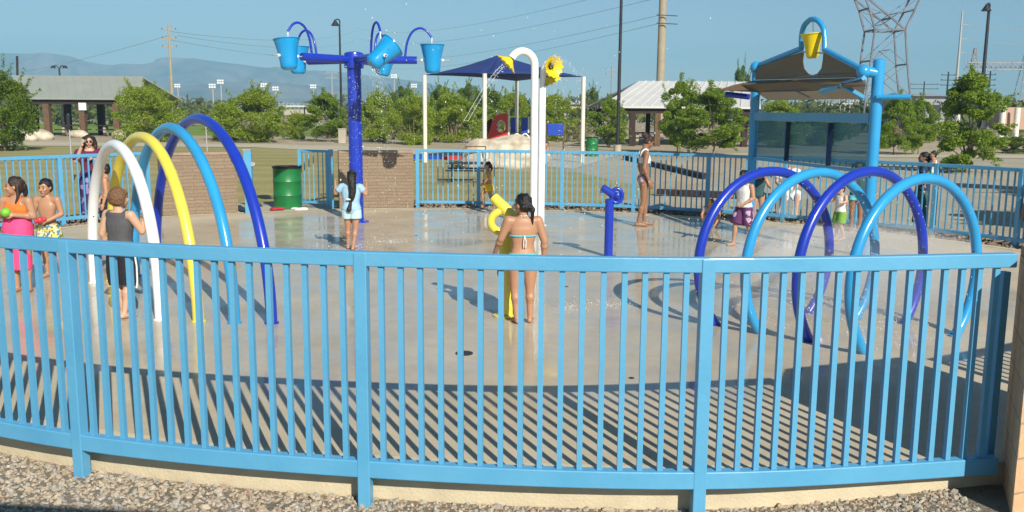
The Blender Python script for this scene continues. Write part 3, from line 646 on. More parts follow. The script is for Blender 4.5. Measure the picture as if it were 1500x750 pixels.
# cannons
def cannon(px, py, H, r, mname, ldir, label, s=1.0):
    q = G(px, py); root = thing('water_cannon', (q.x, q.y, 0), label, 'water cannon'); o = Vector((q.x, q.y, 0)); d = Vector(ldir).normalized(); up = Vector((0, 0, 1))
    MB().tube([o, o+up*(H-.02)], r, 20).build('column', M[mname], root)
    MB().lathe([(r*1.8, 0), (r*1.8, .012), (r*1.1, .02)], (q.x, q.y, .002), 20).build('base_flange', M[mname], root)
    MB().lathe([(r*.9, H-.03), (r*1.05, H-.02), (r*1.05, H+.02), (r*.8, H+.03)], (q.x, q.y, 0), 20).build('swivel', M[mname], root)
    side = d.cross(up).normalized()
    return root, o, d, side
root, o, d, side = cannon(891, 376, .80, .062, 'royal', (-.8, -.35, 0), 'royal blue water cannon standing alone in the middle of the pad')
h = o+Vector((.02, 0, .80)); bd = (Vector((-.75, -.3, .55))).normalized()
MB().tube([h+Vector((.10, 0, .0)), h+Vector((.05, -.02, .07)), h+Vector((-.02, -.03, .12)), h+Vector((-.13, -.06, .19))], [.03, .055, .058, .052], 16).build('barrel', M['royal'], root)
rp = [h + Vector((.075, -.03, .075)) + Vector((math.cos(a)*.08, 0, math.sin(a)*.098)) for a in [2*math.pi*k/28 for k in range(28)]]
MB().tube(rp, .028, 10, closed=True).build('hand_ring', M['royal'], root)
MB().tube([h+Vector((-.02, -.03, .14)), h+Vector((-.16, -.08, .13))], .014, 8).build('sight_pin', M['royal'], root)
MB().ell(h+Vector((.08, -.06, .08)), (.05, .04, .05)).build('cap', M['royal'], root)
root, o, d, side = cannon(741, 463, .88, .072, 'yellow', (-.6, .7, 0), 'yellow water cannon with a big ring handle beside the girl in a bikini')
h = o+Vector((-.03, 0, .96))
rp = [h + Vector((math.cos(a)*.125, .02*math.cos(a), math.sin(a)*.105)) for a in [2*math.pi*k/32 for k in range(32)]]
MB().tube(rp, .040, 12, closed=True).build('hand_ring', M['yellow'], root)
MB().tube([h+Vector((.10, -.02, .03)), h+Vector((.02, .0, .12)), h+Vector((-.10, .06, .235))], [.06, .062, .052], 18).build('barrel', M['yellow'], root)
MB().tube([h+Vector((-.095, .058, .230)), h+Vector((-.11, .065, .244))], [.040, .038], 14).build('muzzle', M['black'], root)
# ================================================================ BUCKET SHELTER (right)
pL = Vector((4.40, 16.9, 0)); pR = Vector((5.12, 13.1, 0)); sh = thing('bucket_shelter', ((pL+pR)/2), 'blue framed play shelter with smoked roof and a yellow bucket on top', 'play shelter')
up = Vector((0, 0, 1)); ax = (pR-pL); AX = ax.normalized(); PN = Vector((AX.y, -AX.x, 0)); PN = -PN if PN.y > 0 else PN   # PN towards the camera side
zL, zR = 2.93, 2.78
MB().tube([pL, pL+up*zL], .080, 20).ell(pL+up*zL, (.08, .08, .03)).build('post', M['light_blue'], sh)
MB().tube([pR, pR+up*zR], .082, 20).ell(pR+up*zR, (.082, .082, .03)).build('post', M['light_blue'], sh)
rl = P(1108, 97, 16.45); rr = P(1266, 104, 13.1); ap1 = P(1174, 71, 14.9); ap2 = P(1208, 73, 14.25)
MB().tube([pL+up*2.78, rl], .075, 14).build('rib_bracket', M['light_blue'], sh); MB().tube([rr, pR+up*2.60], .075, 14).build('rib_bracket', M['light_blue'], sh)
lp = [rl, ap1, P(1174, 55, 14.9), P(1177, 40, 14.8), P(1184, 31, 14.7), P(1191, 28, 14.57), P(1199, 31, 14.45), P(1206, 41, 14.35), P(1208, 56, 14.3), ap2, rr]
MB().tube([rl, ap1], .045, 12).build('roof_rib', M['light_blue'], sh); MB().tube([ap2, rr], .045, 12).build('roof_rib', M['light_blue'], sh)
MB().tube(spline(lp[1:-1], 5), .042, 12).build('bucket_hoop', M['light_blue'], sh)
# bucket in the hoop
bc = P(1190, 68, 14.55)
bk = MB().lathe(bucket_profile(.175, .095, .37), bc, 22, Matrix.Rotation(-.06, 3, 'Y'), close=False).build('bucket', M['yellow_deep'], sh)
MB().tube([P(1175, 76, 14.85), P(1208, 78, 14.28)], .012, 8).build('axle', M['galv'], sh)
MB().tube([P(1191, 30, 14.57), P(1191, 47, 14.57)], .012, 8).build('water_stream', M['water'], sh)
# roof panels of smoked plastic: gable sheet with a U notch, lower sheet and wing
def panel(name, outline, thick, m_):
    pts = [Vector(p) for p in outline]; c = sum(pts, Vector())/len(pts); n = Vector((0, 0, 0))
    for i in range(len(pts)): n += (pts[i]-c).cross(pts[(i+1) % len(pts)]-c)
    n.normalize(); b_ = MB(); k = len(pts); back = [p+n*thick for p in pts]
    b_.add(pts+back, [tuple(range(k-1, -1, -1)), tuple(range(k, 2*k))] + [(i, (i+1) % k, (i+1) % k+k, i+k) for i in range(k)])
    return b_.build(name, m_, sh, smooth=False)
t0 = lambda px, py: P(px, py, 16.3 - (px-1108)/158*3.2)
notch = [(1177, 75), (1176, 90), (1178, 101), (1184, 108), (1190, 110), (1197, 108), (1203, 100), (1205, 88), (1206, 75)]
panel('roof_panel', [t0(*p) for p in [(1108, 99)] + notch + [(1266, 106), (1267, 113), (1106, 117)]], .012, M['smoke'])
t1 = lambda px, py, k: P(px, py, (16.3 - (px-1108)/158*3.2) + k)
panel('roof_panel', [t1(1106, 134, .1), t1(1268, 126, .1), t1(1264, 145, 1.6), t1(1125, 147, 1.8)], .012, M['smoke'])
panel('roof_panel', [t1(1106, 117.6, 0), t1(1267, 113.6, 0), t1(1268, 125, -.35), t1(1190, 132.5, -.35), t1(1110, 134.5, -.35), P(1050, 132, 16.6), P(1076, 124, 16.6)], .012, M['smoke'])
MB().ell(P(1108, 99, 16.4), .11).build('joint', M['light_blue'], sh); MB().ell(P(1265, 105, 13.1), .10).build('joint', M['light_blue'], sh)
MB().tube([P(1266, 115, 13.0), P(1203, 134, 13.9)], .05, 4).build('roof_strut', M['sky_blue'], sh); MB().tube([P(1232, 124, 13.4), P(1266, 144, 13.1)], .04, 4).build('roof_strut', M['sky_blue'], sh)
MB().tube([P(1284, 142, 13.0), P(1334, 142, 12.8)], .036, 12).build('side_arm', M['light_blue'], sh); MB().tube([P(1098, 142, 16.5), P(1063, 138, 16.7)], .05, 12).build('side_arm', M['royal'], sh)
MB().tube([P(1160, 131, 15.3), P(1186, 144, 15.2)], .022, 8).build('roof_strut', M['galv'], sh)
bA = pL + AX*.08; bB = pR - AX*.09; fw = Vector((0, 0, 0))
MB().bar(Vector((bA.x, bA.y, 1.98)), Vector((bB.x, bB.y, 1.98)), .10, .14).build('beam', M['sky_blue'], sh, smooth=False)
for k in (.33, .70):
    p = bA.lerp(bB, k); MB().box((p.x, p.y, 1.57), (.06, .06, .66)).build('mullion', M['navy_cloth'], sh, smooth=False)
MB().bar(Vector((bA.x, bA.y, 1.22)), Vector((bB.x, bB.y, 1.22)), .05, .05).build('lower_rail', M['sky_blue'], sh, smooth=False)
g_ = MB(); off = PN*-.04; a_ = bA+off; b2 = bB+off
g_.add([(a_.x, a_.y, 1.25), (b2.x, b2.y, 1.25), (b2.x, b2.y, 1.90), (a_.x, a_.y, 1.90)], [(0, 1, 2, 3)]); 
g_.v += [(v[0]+PN.x*-.01, v[1]+PN.y*-.01, v[2]) for v in g_.v[:4]]; g_.f += [(7, 6, 5, 4), (0, 4, 5, 1), (1, 5, 6, 2), (2, 6, 7, 3), (3, 7, 4, 0)]
g_.build('glass_panel', M['glass'], sh, smooth=False)
# ================================================================ BARREL BIN, SITE FURNITURE
def barrel(px, py, label, Y=None):
    q = G(px, py) if Y is None else P(px, py, Y); root = thing('barrel_bin', (q.x, q.y, -.03), label, 'bin', 'green barrel bins'); r = .29; h = .88; o = (q.x, q.y, -.03)
    pr = [(r-.01, 0), (r, .01)]
    for z in (.29, .58): pr += [(r, z-.025), (r+.012, z), (r, z+.025)]
    pr += [(r, h-.02), (r+.012, h), (r-.01, h), (r-.012, .03), (.001, .03)]
    MB().lathe(pr, o, 28, close=False).build('drum', M['green_bin'], root)
    MB().lathe([(r-.02, .2), (r-.016, h+.012), (r+.016, h+.012), (r+.016, h-.03)], o, 24, close=False).build('liner', M['black'], root)
    return root
b0 = barrel(422, 303, 'green steel barrel bin with black liner by the open gate')
for px, Y, lab in ((867, 43, 'small green barrel bin beside the right canopy post'), ):
    q = P(px, 218, Y); c = copy_tree(b0); c.location = (q.x, q.y, -.03); c['label'] = lab
# bags or towels left by the barrel
q = G(420, 307)
for dx, mm, lab in ((-.22, 'red_cloth', 'red and white towel dropped in front of the green barrel'), (.30, 'white_cloth', 'white towel crumpled by the foot of the gate')):
    b_ = MB()
    for k in range(5): b_.ell((q.x+dx+RNG.uniform(-.13, .13), q.y-.05+RNG.uniform(-.06, .06), .02), (RNG.uniform(.06, .11), .07, .035))
    tag(b_.build('towel', M[mm], origin=(q.x+dx, q.y, 0), remesh=.012), lab, 'towel')
# ================================================================ WATER
def droplets(name, pts, label, smin, smax):
    bm = bmesh.new(); bmesh.ops.create_icosphere(bm, subdivisions=1, radius=1); tv = np.array([v.co[:] for v in bm.verts]); tf = np.array([[v.index for v in f.verts] for f in bm.faces]); bm.free()
    V_, F_ = [], []; off = 0
    for p in pts:
        s = RNG.uniform(smin, smax); V_.append(tv*s*np.array([1, 1, RNG.uniform(1, 1.8)]) + np.array(p)); F_.append(tf+off); off += len(tv)
    me = bpy.data.meshes.new(name); me.from_pydata(np.concatenate(V_).tolist(), [], np.concatenate(F_).tolist()); me.materials.append(M['water'])
    o = bpy.data.objects.new(name, me); C.objects.link(o); me.polygons.foreach_set('use_smooth', [True]*len(me.polygons)); return tag(o, label, 'water', None, 'stuff')
dp = []
for i in range(300):   # falling from the tipped bucket, in front of the post
    z = RNG.uniform(.02, 2.6); s = .10 + .14*(2.6-z); dp.append((cx+.25+RNG.normal()*s*.8, cy-1.3+RNG.normal()*s, z))
for i in range(160): dp.append((-2.36+RNG.normal()*.5, 13.4+RNG.normal()*.5, abs(RNG.normal())*.25))
droplets('falling_water', dp, 'drops of water falling from the tipped bucket', .002, .0055)
dp = [(RNG.uniform(-2.2, 2.6), RNG.uniform(11, 16), RNG.uniform(.05, 3.6)) for i in range(150)]
droplets('spray_drops', dp, 'scattered drops flying across the middle of the pad', .004, .010)
dp = []
for c, a, R_, zc, mm, lab, _ in ringdata:
    for i in range(340):
        t = RNG.uniform(0, 2*math.pi); k = RNG.random()**.5*R_; dp.append((c[0]+math.cos(a)*k*math.cos(t)+RNG.normal()*.04, c[1]+math.sin(a)*k*math.cos(t)+RNG.normal()*.04, max(.01, zc+k*math.sin(t))))
droplets('hoop_spray', dp, 'fine spray inside the four hoops', .002, .0048)
def mist():
    b_ = MB()
    for (x, y, z, rx, ry, rz) in ((3.0, 9.5, .35, 1.1, .9, .55), (3.7, 9.3, .40, 1.0, .9, .6), (4.3, 9.8, .35, 1.0, 1.1, .5), (4.0, 11.0, .3, 1.3, 1.2, .42)): b_.ell((x, y, z), (rx, ry, rz), n=24, m=14)
    o = b_.build('mist', new_vol('mist_volume', .26, (.98, .99, 1), -.4), remesh=.07); return tag(o, 'thin white mist drifting behind the hoops', 'mist', None, 'stuff')
def new_vol(name, dens, col, an=.2):
    m = bpy.data.materials.new(name); m.use_nodes = True; nt = m.node_tree; nt.nodes.remove(nt.nodes['Principled BSDF'])
    v = nt.nodes.new('ShaderNodeVolumePrincipled'); v.inputs['Density'].default_value = dens; v.inputs['Color'].default_value = (*col, 1); v.inputs['Anisotropy'].default_value = an
    nt.links.new(v.outputs[0], nt.nodes['Material Output'].inputs['Volume']); return m
mist()
dp = []
for (x_, y_, z_), (vx, vy, vz) in (((.66, 16.3, 2.8), (1.0, -.6, 1.6)), ((.66, 16.3, 2.8), (1.5, -.2, 1.2)), ((.62, 16.7, 2.6), (.5, .3, .2)), ((.66, 16.3, 2.8), (.3, -1.4, 1.9)), ((-.1, 16.3, 2.85), (-1.4, -.7, -.2)), ((-.1, 16.3, 2.85), (-1.0, -1.0, -.2))):
    t = 0
    while t < 1.6:
        zz = z_ + vz*t - 4.9*t*t
        if zz < .02: break
        s = .015+.05*t; dp.append((x_+vx*t+RNG.normal()*s, y_+vy*t+RNG.normal()*s, zz+RNG.normal()*s)); t += .006
droplets('flower_spray', dp, 'arcs of fine water drops thrown by the yellow flower shower', .0025, .006)
dp = []
for i in range(380):
    t = RNG.uniform(0, .62); s = .03+.16*t; dp.append((cx+.55+.45*t+RNG.normal()*s, cy-1.33+RNG.normal()*s, 2.75-.2*t-4.9*t*t*1.25+.0+RNG.normal()*s*.5))
droplets('bucket_stream', [p for p in dp if p[2] > .01], 'thin stream pouring out of the tipped bucket', .002, .0055)
dp = []
for (x_, y_) in ((-2.4, 13.6), (.6, 9.4), (1.0, 9.6), (-1.9, 14.2), (3.4, 9.9), (3.9, 9.2), (-.5, 18.2)):
    for i in range(160): a = RNG.uniform(0, 6.28); r_ = abs(RNG.normal())*.22; dp.append((x_+r_*math.cos(a), y_+r_*math.sin(a)*.7, abs(RNG.normal())*.02))
droplets('splashes', dp, 'small splashes where water lands on the floor', .0015, .0042)
# ================================================================ PEOPLE
# skeleton in units of body height, facing +Y, person's right is +X
def skel(**kw):
    J = dict(crotch=(0, 0, .465), pelvis=(0, 0, .52), waist=(0, .003, .60), chest=(0, .003, .72), shou=(0, -.005, .792), neck=(0, 0, .835), head=(0, .012, .918),
             shR=(.112, 0, .790), elR=(.145, -.01, .635), wrR=(.155, .03, .495), shL=(-.112, 0, .790), elL=(-.145, -.01, .635), wrL=(-.155, .03, .495),
             hiR=(.052, 0, .49), knR=(.058, .01, .27), anR=(.055, -.01, .04), hiL=(-.052, 0, .49), knL=(-.058, .01, .27), anL=(-.055, -.01, .04),
             toeR=(.065, .085, .014), toeL=(-.065, .085, .014))
    J.update(kw); return {k: Vector(v) for k, v in J.items()}
def make_person(label, loc, face, H, pose=None, skin='skin', fat=1.0, adult=False, yaw=0, pitch=0, hair='hair_black', hairdo=(), clothes=(), vox=.009, hand_dir=None, group=None, curl=.6, z0=0.0, features=True):
    """face: direction (degrees, world, 90 = away from the viewpoint)."""
    J = skel(**(pose or {})); X = Vector((1, 0, 0)); hs = .82 if adult else 1.0
    rz = D2R(face-90); RM = Matrix.Rotation(rz, 3, 'Z'); base = Vector((loc[0], loc[1], z0))
    def W(v): return base + RM @ (Vector(v)*H)
    hm = Matrix.Rotation(D2R(yaw), 3, 'Z') @ Matrix.Rotation(D2R(pitch), 3, 'X')
    def HW(v): return W(J['head'] + hm @ (Vector(v)*hs))
    sd = RM @ X; f = fat; b = MB()
    spine = [('crotch', .070, .050), ('pelvis', .090, .062), ('waist', .072, .052), ('chest', .092, .058), ('shou', .080, .045), ('neck', .034, .032)]
    spine_adj = [(J[n], w*(f if n not in ('neck',) else 1), d*(f if n not in ('neck',) else 1)) for n, w, d in spine]
    def spine_at(t):
        t = max(0, min(len(spine_adj)-1.001, t)); i = int(t); k = t-i; a, c = spine_adj[i], spine_adj[i+1]; k2 = k*k*(3-2*k)
        return a[0].lerp(c[0], k), a[1]*(1-k2)+c[1]*k2, a[2]*(1-k2)+c[2]*k2
    def torso(t0, t1, infl=0, n=14, flare=0, mb=None, wave=0):
        rings = []
        for i in range(n+1):
            t = t0 + (t1-t0)*i/n; c, w, d = spine_at(t); g_ = infl + flare*(1-i/n); rings.append((W(c), (w+g_)*H, (d+g_)*H, sd))
        (mb or b).loft(rings, 20)
    torso(0, 4.999)
    b.ell(W(spine_adj[0][0] + Vector((0, 0, .02))), (.075*f*H, .055*f*H, .05*H), RM)
    # buttocks
    for s in ('hiR', 'hiL'): b.ell(W(J[s] + (J['pelvis']-J['crotch'])*.25 + Vector((0, -.022, 0))), (.046*f*H, .044*f*H, .052*H), RM)
    b.cap(W(J['shou'] + Vector((0, 0, .0))), W(J['head'] - hm @ Vector((0, .015, .03))), .034*H, .033*H)
    def seg(a, c, ra, rb): b.cap(W(J[a]), W(J[c]), ra*H, rb*H)
    for s in 'RL':
        b.cap(W(J['shou'] + Vector((.05 if s == 'R' else -.05, 0, -.005))), W(J['sh'+s]), .036*H, .036*f**.5*H)
        seg('sh'+s, 'el'+s, .036*f, .027*f**.5); seg('el'+s, 'wr'+s, .0275*f**.5, .018)
        mid = J['el'+s].lerp(J['wr'+s], .3); b.ell(W(mid), .029*f**.5*H)
        seg('hi'+s, 'kn'+s, .060*f, .034*f**.5); seg('kn'+s, 'an'+s, .034*f**.5, .021)
        calf = J['kn'+s].lerp(J['an'+s], .3) + Vector((0, -.008, 0)); b.cap(W(calf), W(J['kn'+s].lerp(J['an'+s], .5)), .035*f**.5*H, .029*H)
        # foot
        an, toe = J['an'+s], J['toe'+s]; dr_ = (toe-an); dr_.z *= .3; dr_.normalize(); heel = an - dr_*.022 + Vector((0, 0, -.018))
        b.cap(W(heel), W(an + dr_*.045 + Vector((0, 0, -.014))), .022*H, .021*H); b.cap(W(an + dr_*.03 + Vector((0, 0, -.015))), W(toe), .022*H, .015*H)
        latv = dr_.cross(Vector((0, 0, 1)))
        for k in range(5): b.cap(W(toe + latv*(k-2)*.0085), W(toe + latv*(k-2)*.0085 + dr_*(.018-.002*abs(k-1))), .0068*H, .006*H, 6)
        # hand with fingers
        fd = (J['wr'+s]-J['el'+s]).normalized()
        if hand_dir and s in hand_dir: fd = (Vector(hand_dir[s])).normalized()
        inw = Vector((-1 if s == 'R' else 1, 0, 0)); pn = (inw - fd*inw.dot(fd)).normalized(); lat = fd.cross(pn).normalized()
        if lat.y < 0: lat = -lat
        w0 = J['wr'+s]; pc = w0 + fd*.034
        rot = Matrix((lat, fd, pn)).transposed(); b.ell(W(pc), (.024*H, .034*H, .0125*H), RM @ rot)
        for k, ln in enumerate((.040, .046, .043, .034)):
            root_ = w0 + fd*.055 + lat*(.0165 - .011*k); m1 = root_ + (fd + pn*curl*.4).normalized()*ln*.5; tip = m1 + (fd + pn*curl*1.2).normalized()*ln*.5
            b.cap(W(root_), W(m1), .0066*H, .0062*H, 7); b.cap(W(m1), W(tip), .0062*H, .0054*H, 7)
        th = w0 + fd*.018 + lat*.018; t1 = th + (lat*.8 + fd*.7 + pn*.3).normalized()*.026; b.cap(W(th), W(t1), .0085*H, .0075*H, 7); b.cap(W(t1), W(t1 + (fd + pn*.5).normalized()*.02), .0075*H, .006*H, 7)
    # head
    hw = .057; b.ell(HW((0, -.006, .008)), (hw*hs*H, .068*hs*H, .066*hs*H), RM @ hm, 18, 12)
    b.ell(HW((0, .014, -.028)), (.046*hs*H, .048*hs*H, .050*hs*H), RM @ hm, 16, 10)
    b.cap(HW((0, .060, .000)), HW((0, .073, -.020)), .0075*hs*H, .0115*hs*H, 8)
    b.cap(HW((.014, .055, -.046)), HW((-.014, .055, -.046)), .009*hs*H, .009*hs*H, 8)
    b.ell(HW((0, .046, -.068)), (.018*hs*H,)*3)
    for s in (-1, 1): b.ell(HW((s*.057, -.006, -.008)), (.007*hs*H, .014*hs*H, .021*hs*H), RM @ hm, 8, 6); b.ell(HW((s*.03, .045, -.02)), .017*hs*H)
    person = b.build('person', M[skin], None, origin=base, remesh=vox)
    tag(person, label, 'person', group)
    def part(mb, name, m_, remesh=0, **k): return mb.build(name, m_, person, remesh=remesh, **k)
    if features:
        for s in (-1, 1):
            part(MB().ell(HW((s*.024, .058, .002)), (.0085*hs*H, .005*hs*H, .005*hs*H), RM @ hm), 'eye', M['eye'])
            part(MB().cap(HW((s*.014, .060, .018)), HW((s*.034, .053, .019)), .0028*H, .0022*H, 6), 'eyebrow', M['hair_dark'])
        part(MB().cap(HW((.013, .062, -.047)), HW((-.013, .062, -.047)), .0042*H, .0042*H, 8), 'mouth', M['lip'])
    # hair
    hb = MB(); long_ = 'bald' not in hairdo
    hb.ell(HW((0, -.014, .016)), (.0625*hs*H, .068*hs*H, .068*hs*H), RM @ hm, 20, 14)
    hb.ell(HW((0, -.030, -.012)), (.057*hs*H, .048*hs*H, .055*hs*H), RM @ hm, 16, 10)
    rh = random.Random(hash(label) % 1000 if False else len(label)*7 + int(H*100))
    for i in range(0 if 'bowl' in hairdo else 26):
        a = rh.uniform(0, 2*math.pi); e = rh.uniform(.25, 1.3); v = Vector((.060*math.cos(a)*math.cos(e), -.014+.066*math.sin(a)*math.cos(e), .014+.068*math.sin(e)))
        hb.ell(HW(v), (.011*hs*H,)*3, n=8, m=6)
    for item in hairdo:
        if isinstance(item, tuple):
            pts, rr = item; pp = spline([HW(p) for p in pts], 5); n_ = len(pp); rs = [(rr[0]*(1-i/(n_-1)) + rr[1]*i/(n_-1))*H*(1+.03*math.sin(i*1.7)) for i in range(n_)]; hb.tube(pp, rs, 12); hb.ell(pp[-1], rs[-1]); hb.ell(pp[0], rs[0])
    if 'bowl' in hairdo:
        for i in range(22):
            a = math.pi*(1.0 + i/21) if True else 0; hb.cap(HW((.061*math.cos(a), -.012+.064*math.sin(a), .0)), HW((.060*math.cos(a)*.96, -.010+.060*math.sin(a), -.034-.012*rh.random())), .012*H, .008*H, 8)
        for i in range(10):
            a = math.pi*(.15 + .7*i/9); hb.cap(HW((.055*math.cos(a), -.004+.056*math.sin(a), .045)), HW((.056*math.cos(a), .004+.060*math.sin(a), .026)), .010*H, .007*H, 8)
    if 'none' not in hairdo: part(hb, 'hair', M[hair], remesh=vox*.9)
    # clothes
    for cl in clothes:
        kind, m_ = cl[0], M[cl[1]]; o = cl[2] if len(cl) > 2 else {}; cb = MB(); vx = max(.006, vox)
        if kind == 'shirt':
            torso(o.get('t0', .7), o.get('t1', 4.3), .011+o.get('loose', 0), mb=cb, flare=o.get('flare', .008))
            for s in 'RL':
                a = J['sh'+s]; e = J['el'+s]; sl = o.get('sleeve', .0)
                cb.ell(W(a.lerp(J['shou'], .35)), (.040*f*H, .044*f*H, .034*H), RM)
                if sl: cb.tube([W(a.lerp(J['shou'], .2)), W(a), W(a.lerp(e, sl))], [.044*f*H, .046*f*H, (.044*f)*H], 14)
                if sl > 1.0: cb.tube([W(e), W(e.lerp(J['wr'+s], sl-1))], [.042*H, .034*H], 12)
        elif kind == 'shorts':
            ln = o.get('len', .6); torso(.1, o.get('top', 1.35), .010, mb=cb)
            for s in 'RL':
                a, k_ = J['hi'+s], J['kn'+s]; e = a.lerp(k_, ln) if ln <= 1 else k_.lerp(J['an'+s], ln-1)
                w_ = o.get('w', .072)
                pts_ = [W(a + Vector((0, -.006, .02))), W(a.lerp(k_, min(ln, 1)*.6)), W(e)] if ln <= 1 else [W(a + Vector((0, 0, .02))), W(a.lerp(k_, .6)), W(k_), W(e)]
                rs = [.070*f*H, w_*f*H, (w_+o.get('fl', .002))*f*H] if ln <= 1 else [.070*f*H, w_*f*H, w_*.9*f*H, w_*.85*f*H]
                cb.tube(pts_, rs, 16); cb.ell(W(a + Vector((0, -.02, .01))), (.055*f*H, .052*f*H, .05*H), RM)
        elif kind == 'skirt':
            c0, w0, d0 = spine_at(o.get('top', 1.7)); hem = J['knR'].lerp(J['knL'], .5); z1 = o.get('hem', .2); rings = []
            hemc = Vector((hem.x, hem.y*.6, z1)); sw = o.get('w', .11)
            for i in range(12):
                t = i/11; c = c0.lerp(hemc, t); w_ = (w0+.010)*(1-t) + sw*t + .018*math.sin(math.pi*min(1, t*1.6)); d_ = (d0+.012)*(1-t) + sw*.72*t + .022*math.sin(math.pi*min(1, t*1.6)); rings.append((W(c), w_*f*H, d_*f*H, sd))
            cb.loft(rings, 26)
        elif kind == 'band': torso(o['t0'], o['t1'], .008, mb=cb, n=4); vx = .006
        elif kind == 'brief':
            torso(.0, o.get('top', 1.05), .008, mb=cb, n=6); cb.ell(W(spine_adj[0][0] + Vector((0, 0, .015))), (.078*f*H, .062*f*H, .045*H), RM)
            for s in ('hiR', 'hiL'): cb.ell(W(J[s] + Vector((0, -.022, .02))), (.052*f*H, .050*f*H, .048*H), RM)
            vx = max(.007, vox*.8)
        elif kind == 'tubes':
            for pts_, r_ in o['t']: cb.tube([W(p) for p in pts_], r_*H, 8)
            vx = 0
        elif kind == 'straps':
            for s in 'RL': cb.tube(spline([W(J['chest'] + Vector((.04 if s == 'R' else -.04, .062*f, -.01))), W(J['shou'].lerp(J['sh'+s], .45) + Vector((0, .02, .036))), W(J['shou'].lerp(J['sh'+s], .4) + Vector((0, -.035, .02))), W(J['chest'] + Vector((.03 if s == 'R' else -.03, -.062*f, .0)))], 5), .009*H, 8)
            vx = 0
        part(cb, o.get('name', kind), m_, remesh=vx)
    return person, W, J
def g2(px, py): q = G(px, py); return (q.x, q.y)
swim_b = []
# 1 girl at the yellow cannon, back to us
back = lambda: None
p1, W1, J1 = make_person('girl in a turquoise string bikini standing back turned beside the yellow water cannon', g2(765, 473), 97, 1.27, dict(
    elL=(-.165, .02, .655), wrL=(-.20, .10, .545), elR=(.162, -.015, .64), wrR=(.165, .02, .50), anL=(-.045, -.01, .04), anR=(.062, .01, .04), toeR=(.085, .085, .014), head=(-.005, .015, .915)),
    skin='skin', fat=1.16, yaw=40, pitch=-4, hairdo=[([(0, -.075, -.01), (.0, -.098, -.045), (.012, -.085, -.10), (.016, -.075, -.155)], (.022, .009)), ([(0, -.06, -.02), (0, -.098, -.04)], (.03, .024))],
    clothes=[('band', 'turq_cloth', dict(t0=2.62, t1=2.74, name='bikini_band')), ('brief', 'turq_cloth', dict(top=1.35, name='bikini_bottom')),
             ('tubes', 'white_cloth', dict(name='bikini_strings', t=[([(0, -.078, .69), (-.006, -.082, .64), (-.004, -.080, .60)], .004), ([(0, -.078, .69), (.012, -.082, .65), (.010, -.078, .595)], .004), ([(.05, .0, .80), (.02, -.045, .835), (-.0, -.05, .83)], .004), ([(-.05, .0, .80), (-.02, -.045, .835)], .004)]))], vox=.0065)
# 2 child hidden behind her
make_person('small child in red swim shorts standing behind the yellow cannon', (.0, 9.3), 250, .88, dict(), skin='skin_dark', hairdo=[], clothes=[('shorts', 'red_cloth', dict(len=.8))], vox=.009)
# 3 boy in grey tank top
p3, W3, J3 = make_person('boy in a charcoal sleeveless shirt and black basketball shorts reaching for the white arch', g2(183, 464), 70, 1.29, dict(
    elR=(.165, .05, .665), wrR=(.15, .11, .775), elL=(-.15, -.02, .64), wrL=(-.145, .05, .51), anL=(-.03, .02, .04), anR=(.045, -.05, .04), toeL=(-.035, .11, .014), toeR=(.06, .04, .014), knR=(.05, .0, .27)),
    skin='skin_fair', yaw=-5, hair='hair_brown', hairdo=['bowl'], clothes=[('shirt', 'tank_grey', dict(t0=.75, sleeve=0, loose=.004)), ('shorts', 'black_cloth', dict(len=1.08, w=.078)),
    ('tubes', 'white_cloth', dict(name='side_stripe', t=[([(.128, 0, .50), (.136, .006, .40), (.130, .01, .29), (.125, .005, .235)], .007)]))], vox=.0065)
# 4 girl in pink
p4, W4, J4 = make_person('girl in a hot pink towel skirt and orange top holding a green ball', g2(34, 428), 262, 1.30, dict(
    elR=(.150, .0, .66), wrR=(.055, .105, .70), elL=(-.150, .0, .66), wrL=(-.06, .11, .68), head=(0, .01, .915)), skin='skin', yaw=-62, fat=1.08, hair='hair_dark',
    hairdo=[([(.0, -.07, .0), (.02, -.08, -.06), (.03, -.05, -.13)], (.028, .012)), ([(-.05, -.03, .0), (-.055, -.03, -.08), (-.05, -.01, -.14)], (.018, .009))],
    clothes=[('skirt', 'pink_cloth', dict(top=2.55, hem=.20, w=.088, name='towel_skirt')), ('band', 'orange_cloth', dict(t0=2.45, t1=3.55, name='swim_top')), ('straps', 'orange_cloth', {})], vox=.007, hand_dir=dict(R=(-.8, .4, .3), L=(.8, .4, .3)))
q = W4((0, .14, .705)); tag(MB().ell(q, .052, n=20, m=14).build('ball', M['lime'], origin=q), 'lime green ball held by the girl in pink', 'ball')
# 5 boy with floral trunks
p5, W5, J5 = make_person('shirtless boy in floral trunks holding a red toy beside the girl in pink', g2(77, 406), 262, 1.20, dict(
    elR=(.150, .01, .65), wrR=(.06, .10, .60), elL=(-.150, .0, .65), wrL=(-.06, .10, .59), anL=(-.10, -.03, .04), toeL=(-.14, .05, .014), knL=(-.075, .01, .27)), skin='skin', yaw=-5, pitch=-8, hair='hair_black', hairdo=[],
    clothes=[('shorts', 'floral', dict(len=.75, w=.078, fl=.008, name='trunks'))], vox=.0075, hand_dir=dict(R=(-.7, .5, .1), L=(.7, .5, .1)))
q = W5((.0, .13, .60)); tb = MB().ell(q, .042).ell(q+Vector((.05, 0, .01)), .028).ell(q+Vector((-.045, .0, -.012)), .03)
tag(tb.build('toy', M['toy_red'], origin=q), 'red plastic toy held by the boy in floral trunks', 'toy')
# 6 boy behind the white arch
make_person('shirtless boy in black shorts standing behind the white arch', (P(156, 290, 14.2).x, 14.2), 200, 1.2, dict(elR=(.14, .02, .65), wrR=(.10, .08, .53)), skin='skin', hair='hair_black', hairdo=[], clothes=[('shorts', 'black_cloth', dict(len=.85, w=.085))], vox=.009)
